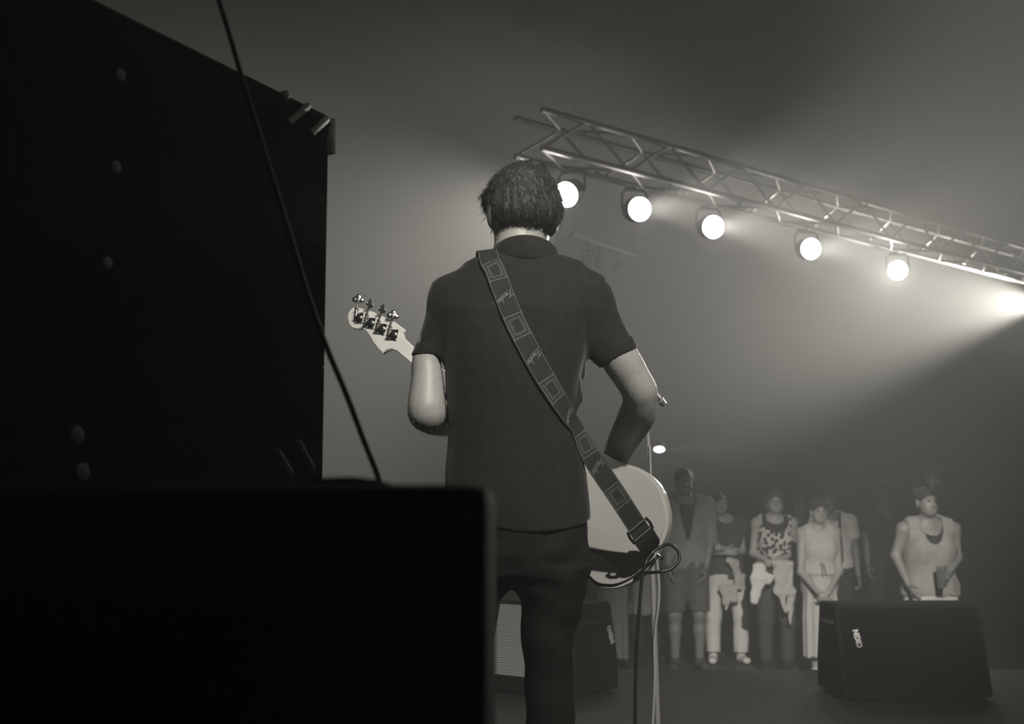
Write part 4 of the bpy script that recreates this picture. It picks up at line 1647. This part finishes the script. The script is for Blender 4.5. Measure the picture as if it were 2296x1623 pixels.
MB().lathe([(0.006, 0), (0.004, 0.008), (0.0075, 0.014), (0.006, 0.017)], bp(0.004, 0.0, -0.02), -BU, 14).build('strap_button', M_chrome, bass, smooth='auto')

# ------------------------------------------------------------------ strap
sh_bvh = BVHTree.FromPolygons([Vector(v.co) + Vector(borg) for v in shirt_me.vertices], [tuple(p.vertices) for p in shirt_me.polygons])
M_strap = mat('strap_webbing', 0.022, 0.8, var=0.2, scale=120, bump=0.4, bscale=900)
M_thread = mat('strap_thread', 0.17, 0.8, var=0.25, scale=300)
M_leather = mat('strap_leather', 0.010, 0.6, var=0.25, scale=120, bump=0.3, bscale=500)
ctr, nor = [], []
front = [bp(0.525, 0.15, 0.0), bp(0.525, 0.15, 0.0) * 0.45 + P(1095, 800, 3.135) * 0.55]
for p_ in (front[0], front[1]):
    ctr.append(p_)
    nor.append(V(0, 1, 0))
for q in ((1092, 720, 3.14), (1092, 650, 3.10), (1090, 600, 3.06), (1090, 572, 3.02), (1094, 574, 2.985)):
    lo_, n_, _, _ = sh_bvh.find_nearest(Vector(P(*q)))
    ctr.append(np.array(lo_) + np.array(n_) * 0.006)
    nor.append(np.array(n_))
strap_px = [(1100, 588), (1110, 607), (1124, 645), (1143, 693), (1160, 732), (1180, 772), (1200, 810), (1220, 846), (1246, 890), (1272, 932), (1285, 954)]
for (a, b_) in strap_px:
    hit = sh_bvh.ray_cast(Vector(CAMP), Vector(ray(a, b_)))
    ctr.append(np.array(hit[0]) + np.array(hit[1]) * 0.006)
    nor.append(np.array(hit[1]))
last = ctr[-1]
pin = bp(0.01, 0.0, 0.012)
for (a, b_, dd) in ((1330, 1030, 2.965), (1390, 1120, 3.0), (1436, 1192, 3.04), (1452, 1216, 3.055)):
    ctr.append(P(a, b_, dd))
    nor.append(nrm(V(0.12, -1, 0.1)))
ctr.append(bp(0.006, 0.002, 0.014))
nor.append(nrm(V(0.05, -1, 0.1)))
Cn = spline(ctr, 10)
Nn = spline(nor, 10)
for _ in range(6):
    Nn = [nrm(Nn[max(i - 1, 0)] + Nn[i] * 2 + Nn[min(i + 1, len(Nn) - 1)]) for i in range(len(Nn))]
Wn = []
for i in range(len(Cn)):
    t = nrm(Cn[min(i + 1, len(Cn) - 1)] - Cn[max(i - 1, 0)])
    w_ = nrm(np.cross(t, Nn[i]))
    if w_[0] < 0 and i > 60:
        w_ = -w_
    Wn.append(w_)
Wn = [w_ if (j == 0 or True) else w_ for j, w_ in enumerate(Wn)]
for j in range(len(Wn) - 2, -1, -1):
    if Wn[j] @ Wn[j + 1] < 0:
        Wn[j] = -Wn[j]
for _ in range(4):
    Wn = [nrm(Wn[max(i - 1, 0)] + Wn[i] * 2 + Wn[min(i + 1, len(Wn) - 1)]) for i in range(len(Wn))]
arc = np.concatenate([[0], np.cumsum([np.linalg.norm(Cn[i + 1] - Cn[i]) for i in range(len(Cn) - 1)])])
HALF = 0.0243
strap = thing('guitar_strap', Cn[70], 'dark woven guitar strap with stitched squares and script lettering over the left shoulder', 'strap')


def sp(s_, t_, lift=0.0):
    a = np.interp(s_, arc, np.arange(len(arc)))
    i = min(int(a), len(Cn) - 2)
    f_ = a - i
    c = Cn[i] * (1 - f_) + Cn[i + 1] * f_
    n = nrm(Nn[i] * (1 - f_) + Nn[i + 1] * f_)
    w_ = nrm(Wn[i] * (1 - f_) + Wn[i + 1] * f_)
    return c + w_ * t_ + n * lift


def ribbon_mesh(rows, name, m, parent):
    """rows: list of rings of 4 points"""
    b = MB()
    vs_ = [p_ for r_ in rows for p_ in r_]
    n = len(rows[0])
    fs = []
    for i in range(len(rows) - 1):
        for a in range(n):
            c = (a + 1) % n
            fs.append((i * n + a, i * n + c, (i + 1) * n + c, (i + 1) * n + a))
    fs += [tuple(range(n - 1, -1, -1)), tuple((len(rows) - 1) * n + a for a in range(n))]
    return b.add(vs_, fs).build(name, m, parent, smooth='auto')


arc_at = lambda px_, py_: arc[int(np.argmin([np.linalg.norm((c - CAMP) / np.linalg.norm(c - CAMP) - ray(px_, py_)) + (0 if i > 62 else 1) for i, c in enumerate(Cn)]))]
s_end = arc_at(1443, 1203)
rows = []
for s_ in np.linspace(0, s_end, 150):
    rows.append([sp(s_, -HALF, -0.0012), sp(s_, HALF, -0.0012), sp(s_, HALF, 0.0012), sp(s_, 0.0, 0.0016), sp(s_, -HALF, 0.0012)])
web = ribbon_mesh(rows, 'webbing', M_strap, strap)
# leather end with the slot over the button
rows = []
s_tot = arc[-1]
for s_ in np.linspace(s_end - 0.012, s_tot + 0.0, 14):
    k = (s_ - s_end) / (s_tot - s_end)
    hw_ = 0.029 if k < 0.72 else 0.029 * math.sqrt(max(0.35, 1 - ((k - 0.72) / 0.32) ** 2))
    rows.append([sp(s_, -hw_, 0.001), sp(s_, hw_, 0.001), sp(s_, hw_, 0.0055), sp(s_, -hw_, 0.0055)])
ribbon_mesh(rows, 'leather_end', M_leather, strap)
# slider buckle
for s_ in (s_end - 0.034, s_end - 0.006):
    MB().tube([sp(s_, -0.031, 0.004), sp(s_, 0.031, 0.004)], 0.003, 8).build('buckle_bar', M_blk, strap, smooth='auto')
for t_ in (-0.0295, 0.0295):
    MB().tube([sp(s_end - 0.036, t_ * 0.97, 0.004), sp(s_end - 0.020, t_ * 1.07, 0.005), sp(s_end - 0.002, t_, 0.004)], 0.0036, 8).build('buckle_side', M_blk, strap, smooth='auto')


def thread(lines, wd, name, parent=None, lift=0.0017, m=None):
    """flat stitched lines in strap coordinates (s, t)"""
    b = MB()
    for ln in lines:
        pts = []
        for (p_, q_) in zip(ln[:-1], ln[1:]):
            n = max(1, int(math.hypot(q_[0] - p_[0], q_[1] - p_[1]) / 0.008))
            for k in range(n):
                pts.append((p_[0] + (q_[0] - p_[0]) * k / n, p_[1] + (q_[1] - p_[1]) * k / n))
        pts.append(ln[-1])
        for (p_, q_) in zip(pts[:-1], pts[1:]):
            d_ = nrm(V(q_[0] - p_[0], q_[1] - p_[1]))
            n_ = V(-d_[1], d_[0]) * wd / 2
            P4 = [sp(p_[0] - n_[0], p_[1] - n_[1], lift), sp(q_[0] - n_[0], q_[1] - n_[1], lift), sp(q_[0] + n_[0], q_[1] + n_[1], lift), sp(p_[0] + n_[0], p_[1] + n_[1], lift)]
            b.add(P4, [(0, 1, 2, 3)])
    return b.build(name, m or M_thread, parent or strap)


s_a, s_b = arc_at(1098, 584), s_end - 0.03
thread([[(s_, HALF - 0.0022) for s_ in np.linspace(s_a - 0.3, s_b, 80)]], 0.0009, 'edge_stitching', web)
thread([[(s_, -HALF + 0.0022) for s_ in np.linspace(s_a - 0.3, s_b, 80)]], 0.0009, 'edge_stitching', web)
sq_c = [arc_at(*q) for q in ((1110, 606), (1170, 728), (1243, 866), (1316, 990), (1392, 1105))]
for c in sq_c:
    ln = []
    for hs2, ht in ((0.0265, 0.0195), (0.0195, 0.0145), (0.0165, 0.0118)):
        ln.append([(c - hs2, -ht), (c + hs2, -ht), (c + hs2, ht), (c - hs2, ht), (c - hs2, -ht)])
    for e in (-0.0285, 0.0285):
        ln.append([(c + e, -HALF), (c + e, HALF)])
    thread(ln, 0.0009, 'stitched_square', web)
    b_ = thread([[(c - 0.012, t_), (c + 0.012, t_)] for t_ in np.linspace(-0.0095, 0.0095, 7)], 0.0017, 'square_filling', web, 0.0015, mat('strap_thread_dull', 0.035, 0.85, var=0.25, scale=300))
SCRIPT = [[(0.02, 0.78), (0.12, 0.95), (0.22, 0.86), (0.34, 0.98)], [(0.20, 0.88), (0.15, 0.45), (0.08, 0.08), (0.0, 0.12)], [(0.05, 0.48), (0.26, 0.52)],
          [(0.27, 0.26), (0.36, 0.34), (0.34, 0.46), (0.27, 0.36), (0.30, 0.16), (0.40, 0.20)],
          [(0.40, 0.42), (0.40, 0.14), (0.46, 0.42), (0.51, 0.38), (0.50, 0.14)],
          [(0.66, 0.34), (0.60, 0.42), (0.55, 0.26), (0.62, 0.14), (0.68, 0.3), (0.73, 0.98), (0.68, 0.16)],
          [(0.75, 0.26), (0.83, 0.34), (0.81, 0.46), (0.75, 0.36), (0.78, 0.16), (0.87, 0.20)],
          [(0.88, 0.42), (0.88, 0.14), (0.92, 0.40), (1.0, 0.44)], [(0.2, 0.02), (0.6, -0.04), (1.1, 0.0)]]
for q in ((1138, 667), (1203, 798), (1279, 930), (1352, 1046)):
    c = arc_at(*q)
    e1 = V(0.42, -0.91)
    e2 = V(0.91, 0.42)
    Ls, hs2 = 0.044, 0.017
    ln = [[tuple(V(c, 0) + e1 * (x - 0.5) * Ls + e2 * (y - 0.45) * hs2 * (1 if True else 0) + e1 * (y - 0.45) * 0.004) for x, y in st] for st in SCRIPT]
    ln = [[(s_, max(-HALF + 0.003, min(HALF - 0.003, t_))) for s_, t_ in st] for st in ln]
    thread(ln, 0.0015, 'script_lettering', web, 0.0018)

# ------------------------------------------------------------------ instrument cable
lead = [P(1424, 1291, 3.13), P(1440, 1284, 3.07), P(1470, 1283, 3.04), P(1500, 1277, 3.04), P(1520, 1261, 3.05), P(1523, 1243, 3.06), P(1512, 1226, 3.07), P(1497, 1220, 3.075), P(1482, 1226, 3.075),
        P(1462, 1240, 3.07), P(1448, 1262, 3.055), P(1440, 1292, 3.05), P(1435, 1345, 3.04), P(1430, 1410, 3.03), P(1426, 1483, 3.02), P(1424, 1620, 3.0)]
e_ = lead[-1]
lead += [V(e_[0], 2.98, 0.25), V(e_[0] + 0.01, 2.93, 0.04), V(e_[0] - 0.02, 2.80, 0.008), V(e_[0] - 0.10, 2.5, 0.006), V(e_[0] - 0.3, 2.2, 0.006), V(e_[0] - 0.35, 1.6, 0.006)]
lpts = spline(lead, 8)
o = MB().tube(lpts, 0.0040, 10).build('instrument_cable', mat('cable_black', 0.012, 0.35, var=0.1), smooth=True, origin=lpts[-1])
tag(o, 'black cable looping out at the strap end and dropping from the bass to the floor', 'cable')

# ------------------------------------------------------------------ microphone stand in front of the player
M_stand = mat('stand_chrome_dull', 0.45, 0.4, metal=0.3, var=0.15, scale=60)
DM = 4.2
foot = P(1479, 1700, DM)
foot[2] = 0.0
clu = P(1450, 886, DM)
ms = thing('microphone_stand', foot, 'slim metal microphone stand with boom standing behind the bass body', 'stand')
MB().lathe([(0.13, 0), (0.13, 0.012), (0.03, 0.022), (0.016, 0.05)], foot, V(0, 0, 1), 28).build('base', M_can, ms, smooth='auto')
mid_ = foot + (clu - foot) * 0.68
MB().tube([foot + V(0, 0, 0.03), mid_], 0.0095, 12).build('lower_pole', M_stand, ms, smooth='auto')
MB().tube([mid_ - V(0, 0, 0.03), mid_ + V(0, 0, 0.03)], 0.014, 12).build('clutch', M_can, ms, smooth='auto')
MB().tube([mid_, clu], 0.0065, 12).build('upper_pole', M_stand, ms, smooth='auto')
be, mh = P(1488, 906, DM), P(1198, 512, 3.46)
MB().tube([be, be + (mh - be) * 0.93], 0.0055, 10).build('boom_arm', M_stand, ms, smooth='auto')
MB().tube([be, be + nrm(be - mh) * -0.03], 0.011, 10).build('boom_weight', M_stand, ms, smooth='auto')
MB().lathe([(0.013, -0.03), (0.016, 0), (0.013, 0.03)], clu, V(1, 0.2, 0), 14).build('boom_clamp', M_can, ms, smooth='auto')
mc = thing('microphone', mh, 'vocal microphone clipped to the boom before the player\'s face', 'microphone')
md_ = nrm(mh - be)
MB().lathe([(0.011, -0.16), (0.018, -0.03)], mh, md_, 18).build('handle', M_blk, mc, smooth='auto')
link('grille_ball', Sculpt(0.004).add(Ell(mh - md_ * 0.005, (0.026, 0.026, 0.026)), 0).mesh('grille_ball', wloc(mc)), M_stand, mc)
cb = [P(1471, 1236, DM - 0.02), P(1475, 1275, DM - 0.02), P(1478, 1320, DM - 0.02), P(1476, 1360, DM - 0.02), P(1470, 1405, DM - 0.015), P(1467, 1450, DM - 0.015), P(1468, 1520, DM - 0.02)]
cb = [P(1457, 1000, DM - 0.012), P(1459, 1060, DM - 0.014), P(1466, 1170, DM - 0.018)] + cb
e_ = cb[-1]
cb += [V(e_[0] - 0.01, DM - 0.03, 0.25), V(e_[0] - 0.02, DM - 0.16, 0.03), V(e_[0] - 0.1, DM - 0.3, 0.007), V(e_[0] - 0.5, DM - 0.5, 0.006)]
cpt = spline(cb, 8)
o = MB().tube(cpt, 0.0042, 10).build('microphone_cable', mat('cable_grey', 0.45, 0.4, var=0.05), smooth=True, origin=cpt[-1])
tag(o, 'pale cable hanging down along the microphone stand to the floor', 'cable')


# ------------------------------------------------------------------ the audience
M_white = mat('cloth_white', 0.72, 0.8, var=0.05, scale=30, bump=0.2, bscale=300)
M_offw = mat('cloth_off_white', 0.52, 0.8, var=0.06, scale=30, bump=0.2, bscale=300)
M_ltgrey = mat('cloth_light_grey', 0.26, 0.8, var=0.1, scale=30, bump=0.2, bscale=300)
M_midgrey = mat('cloth_mid_grey', 0.13, 0.8, var=0.12, scale=30, bump=0.2, bscale=300)
M_dkgrey = mat('cloth_dark_grey', 0.055, 0.8, var=0.15, scale=30, bump=0.2, bscale=300)
M_black = mat('cloth_black', 0.018, 0.85, var=0.2, scale=30, bump=0.2, bscale=300)
M_shirt = mat('cloth_grey_shirt', 0.23, 0.8, var=0.1, scale=30, bump=0.2, bscale=300)
M_short = mat('cloth_grey_shorts', 0.09, 0.8, var=0.1, scale=30, bump=0.2, bscale=300)
M_leo = spot_mat('cloth_leopard_print', 0.015, 0.55, 25)
M_wshoe = mat('shoe_white', 0.7, 0.5, var=0.05)

GF = 'people in the crowd'
# tall man with open grey shirt
person('tall man in an open light grey shirt over a dark tee and grey shorts', 11.6, 1537, 1050, male=True, hair='short', hair_m=M_hair, skin=M_skin_d,
       armL=((1497, 1215, 0.0), (1500, 1265, -0.08)), armR=((1592, 1215, 0.02), (1583, 1272, -0.08)), head_px=1534,
       topwear=[top_garment('tee', M_black, 0.93, 0.3, inf=0.010, seed=1),
                top_garment('open_shirt', M_shirt, 0.86, 0.95, neckline=(0.09, 0.08), inf=0.022, seed=2, split=(0.11, 0.36))],
       bottom=trousers('shorts', M_short, 0.50, 0.028, seed=3), shoes=M_dkgrey, stance=0.10, curl=0.45)

# woman with folded arms in white trousers
w = person('woman with folded arms in a dark top and white trousers', 12.1, 1625, 1104, hair='bob', hair_m=M_hair,
           armL=((1578, 1236, -0.05), (1628, 1240, -0.20)), armR=((1667, 1236, -0.05), (1618, 1229, -0.22)), head_px=1611,
           handL=(V(1, -0.1, 0.15), V(0, 1, 0), 0.5), handR=(V(-1, 0.0, 0.1), V(0, 1, 0), 0.5), look=(0.25, 0),
           topwear=[top_garment('top', M_dkgrey, 0.84, 0.35, inf=0.014, seed=4)],
           bottom=trousers('trousers', M_white, 0.11, 0.020, 0.012, seed=5, zt=0.9), shoes=M_wshoe, stance=0.135)
dB = 12.1
blob('cardigan', [ECap(P(1633, 1256, dB - 0.22), P(1650, 1266, dB - 0.20), (0.04, 0.022), (0.045, 0.022), V(0, 0, 1)), ECap(P(1650, 1266, dB - 0.20), P(1656, 1318, dB - 0.17), (0.042, 0.022), (0.036, 0.02), V(1, 0, 0)),
                  ECap(P(1624, 1316, dB - 0.19), P(1627, 1352, dB - 0.19), (0.05, 0.024), (0.03, 0.02), V(1, 0, 0)), ECap(P(1641, 1318, dB - 0.19), P(1648, 1346, dB - 0.19), (0.055, 0.026), (0.04, 0.022), V(1, 0, 0)),
                  Cap(P(1632, 1348, dB - 0.19), P(1628, 1366, dB - 0.19), 0.022, 0.012)],
     M_offw, k=0.014, amp=0.003, freq=80, dirs=(1, 0.4, 0.3))(w)

# woman in leopard print
dC = 11.5
w = person('woman in a leopard print top with dark trousers', dC, 1735, 1098, hair='bob', hair_m=M_hair_m,
           armL=((1688, 1240, 0.0), (1730, 1262, -0.17)), armR=((1782, 1235, 0.0), (1742, 1260, -0.19)),
           handL=(V(1, 0, -0.1), V(0, 1, -0.2), 0.7), handR=(V(-1, 0, -0.1), V(0, 1, -0.2), 0.7),
           topwear=[top_garment('black_yoke', M_black, 1.1, 0.0, neckline=(0.085, 0.065), inf=0.011, seed=6, sleeveless=True),
                    top_garment('leopard_top', M_leo, 0.97, 0.0, neckline=(0.13, 0.155), inf=0.019, seed=6, sleeveless=True)],
           bottom=trousers('trousers', M_dkgrey, 0.10, 0.016, 0.0, seed=7), shoes=M_black, stance=0.10, shoulder=1.08)
# cloths she carries
blob('draped_scarf', [ECap(P(1757, 1268, dC - 0.22), P(1755, 1330, dC - 0.22), (0.085, 0.03), (0.105, 0.02), V(1, 0, 0)), ECap(P(1771, 1325, dC - 0.2), P(1772, 1398, dC - 0.2), (0.05, 0.018), (0.01, 0.01), V(1, 0, 0)),
                       ECap(P(1752, 1330, dC - 0.22), P(1761, 1372, dC - 0.22), (0.035, 0.016), (0.014, 0.01), V(1, 0, 0)), Cap(P(1735, 1262, dC - 0.22), P(1775, 1264, dC - 0.2), 0.03, 0.03)],
     M_offw, k=0.02, amp=0.003, freq=75, dirs=(1, 0.4, 0.25))(w)
bg_ = Sculpt(0.007)
for p_ in [ECap(P(1702, 1268, dC - 0.25), P(1704, 1296, dC - 0.26), (0.058, 0.026), (0.075, 0.026), V(1, 0, 0)), ECap(P(1699, 1296, dC - 0.26), P(1691, 1350, dC - 0.26), (0.066, 0.02), (0.036, 0.018), V(1, 0, 0)),
           ECap(P(1716, 1292, dC - 0.25), P(1728, 1300, dC - 0.25), (0.045, 0.02), (0.05, 0.018), V(0, 0, 1))]:
    bg_.add(p_, 0.014)
bg_.func(wrinkle(77, 0.002, 55, (1, 0.4, 0.5)))
ob = V(*P(1695, 1362, dC - 0.24))
o = link('folded_jacket', bg_.mesh('folded_jacket', ob), M_white, origin=tuple(ob))
tag(o, 'bright white folded jacket carried by the woman in leopard print', 'jacket')

# woman in pale top and long pale skirt
dD = 11.0
w = person('woman in a pale sleeveless top and long pale skirt with clasped hands', dD, 1833, 1120, hair='bun', hair_m=M_hair, skin=M_skin,
           armL=((1796, 1282, -0.06), (1838, 1332, -0.24)), armR=((1882, 1280, -0.06), (1858, 1328, -0.25)), look=(0.1, -0.05),
           handL=(V(0.75, -0.1, -0.7), V(0.3, 1, 0.2), 0.7), handR=(V(-0.75, -0.1, -0.75), V(-0.3, 1, 0.2), 0.7),
           topwear=[top_garment('pale_top', M_offw, 1.0, 0.0, neckline=(0.07, 0.035), inf=0.014, seed=8, sleeveless=True, amp=0.002)],
           bottom=[skirt('long_skirt', M_offw, [(0.22, 0.178, 0.15), (0.6, 0.176, 0.15), (0.9, 0.158, 0.135), (1.03, 0.132, 0.105)], 1.0, 13, 0.011)], shoes=M_wshoe, stance=0.05, shoulder=1.04)
b = MB()
for (a, c) in (((1841, 1259), (1846, 1290)), ((1846, 1259), (1853, 1285))):
    b.tube(spline([P(a[0], a[1], dD - 0.155), P((a[0] + c[0]) / 2 + 2, (a[1] + c[1]) / 2, dD - 0.165), P(c[0], c[1], dD - 0.16)], 4), 0.005, 6)
b.build('drawstring', M_offw, w['root'], smooth=True)

# person in white tee behind her
w = person('person in a white tee with a dark shoulder strap behind the skirt', 12.1, 1866, 1098, male=True, hair='short', hair_m=M_hair, skin=M_skin_d, head_px=1852,
           topwear=[top_garment('white_tee', M_white, 0.94, 0.45, inf=0.02, seed=9)], bottom=trousers('trousers', M_black, 0.1, seed=10), shoes=M_black, shoulder=0.92)
blob('bag_strap', [ECap(P(1882, 1150, 11.93), P(1889, 1258, 11.93), (0.012, 0.008), (0.012, 0.008), V(1, 0, 0))], M_black, vox=0.006, amp=0.0)(w)

# man in dark clothes
person('man in dark clothes with an open neck standing before the right wall', 12.3, 1983, 1076, male=True, hair='short', hair_m=M_hair, skin=M_skin_d,
       topwear=[top_garment('dark_shirt', M_black, 0.9, 0.5, inf=0.02, seed=12, vneck=0.12, neckline=(0.09, 0.07))], bottom=trousers('trousers', M_black, 0.1, seed=13), shoes=M_black,
       armL=((1943, 1205, 0.0), (1945, 1262, -0.05)))

# woman with a glass
dG = 9.1
w = person('woman in a light tank top over a dark one holding a drinking glass', dG, 2080, 1092, hair='bun', hair_m=M_hair, skin=M_skin_d, head_px=2073, build=1.06,
           armL=((2008, 1245, 0.02), (2038, 1312, -0.12)), armR=((2146, 1252, 0.0), (2124, 1290, -0.2)), look=(0.35, 0.05), shoulder=1.12,
           handR=(V(-0.25, -1, 0.05), V(-1, -0.1, 0), 0.85),
           topwear=[top_garment('dark_vest', M_black, 1.0, 0.0, neckline=(0.085, 0.11), inf=0.012, sleeveless=True, seed=14),
                    top_garment('tank_top', M_ltgrey, 0.90, 0.0, neckline=(0.085, 0.21), inf=0.024, sleeveless=True, seed=15, amp=0.003)],
           bottom=trousers('trousers', M_offw, 0.1, 0.02, 0.01, seed=16, zt=0.93), shoes=M_wshoe, stance=0.11)
b = MB()
M_neck = mat('necklace_metal', 0.6, 0.25, metal=1.0, var=0.1)
blob('pendant', [Ell(P(2086, 1199, dG - 0.155), (0.009, 0.006, 0.009))], M_neck, vox=0.004, amp=0.0)(w)
M_glass = mat('drinking_glass', 0.8, 0.05, var=0.0, trans=0.9)
gp = P(2124, 1290, dG - 0.2) + nrm(V(-0.25, -1, 0.05)) * 0.085 + nrm(V(-1, 0.15, 0)) * 0.046 - V(0.0, 0, 0.085)
gl = thing('drinking_glass', gp, 'clear drinking glass in the hand of the woman in the tank top', 'glass')
MB().lathe([(0.026, 0), (0.036, 0.15), (0.034, 0.15), (0.024, 0.006), (0.002, 0.006)], gp, V(0.0, 0.0, 1), 24, True, True).build('tumbler', M_glass, gl, smooth='auto')
MB().lathe([(0.023, 0.008), (0.0305, 0.09), (0.002, 0.09)], gp, V(0.0, 0.0, 1), 20, True, True).build('drink', mat('drink_dark', 0.08, 0.1, var=0.1), gl, smooth='auto')

# two figures mostly hidden behind the bass and the cabinets
person('person in a knee length light grey skirt and dark leggings behind the bass body', 12.3, 1450, 1100, hair='short', skin=M_skin_d,
       topwear=[top_garment('grey_top', M_midgrey, 0.95, 0.5, seed=17)],
       bottom=[trousers('leggings', M_black, 0.1, 0.008, seed=18), skirt('knee_skirt', M_ltgrey, [(0.47, 0.20, 0.16), (0.8, 0.185, 0.15), (1.0, 0.14, 0.11)], 1.0, 11, 0.010)], shoes=M_black)
person('person in a long pale dress beside the floor monitor', 11.9, 1372, 1105, hair='long', skin=M_skin_d,
       topwear=[top_garment('pale_bodice', M_ltgrey, 0.98, 0.3, seed=19)],
       bottom=[skirt('long_dress', M_ltgrey, [(0.08, 0.155, 0.14), (0.6, 0.15, 0.14), (0.9, 0.152, 0.13), (1.0, 0.13, 0.10)], 1.0, 12, 0.010)], shoes=M_black)
# faint figures further back
person('faint figure in black far behind the leopard print woman', 13.4, 1792, 1112, hair='long', skin=M_skin, topwear=[top_garment('dark_top', M_black, 0.92, 1.9, seed=22)], bottom=trousers('trousers', M_black, 0.1, seed=23), shoes=M_black)
person('faint tall figure in black far behind the woman with the glass', 13.6, 2098, 1048, male=True, hair='short', skin=M_skin_d, topwear=[top_garment('dark_top', M_black, 0.9, 1.9, seed=24)],
       bottom=trousers('trousers', M_black, 0.1, seed=25), shoes=M_black)
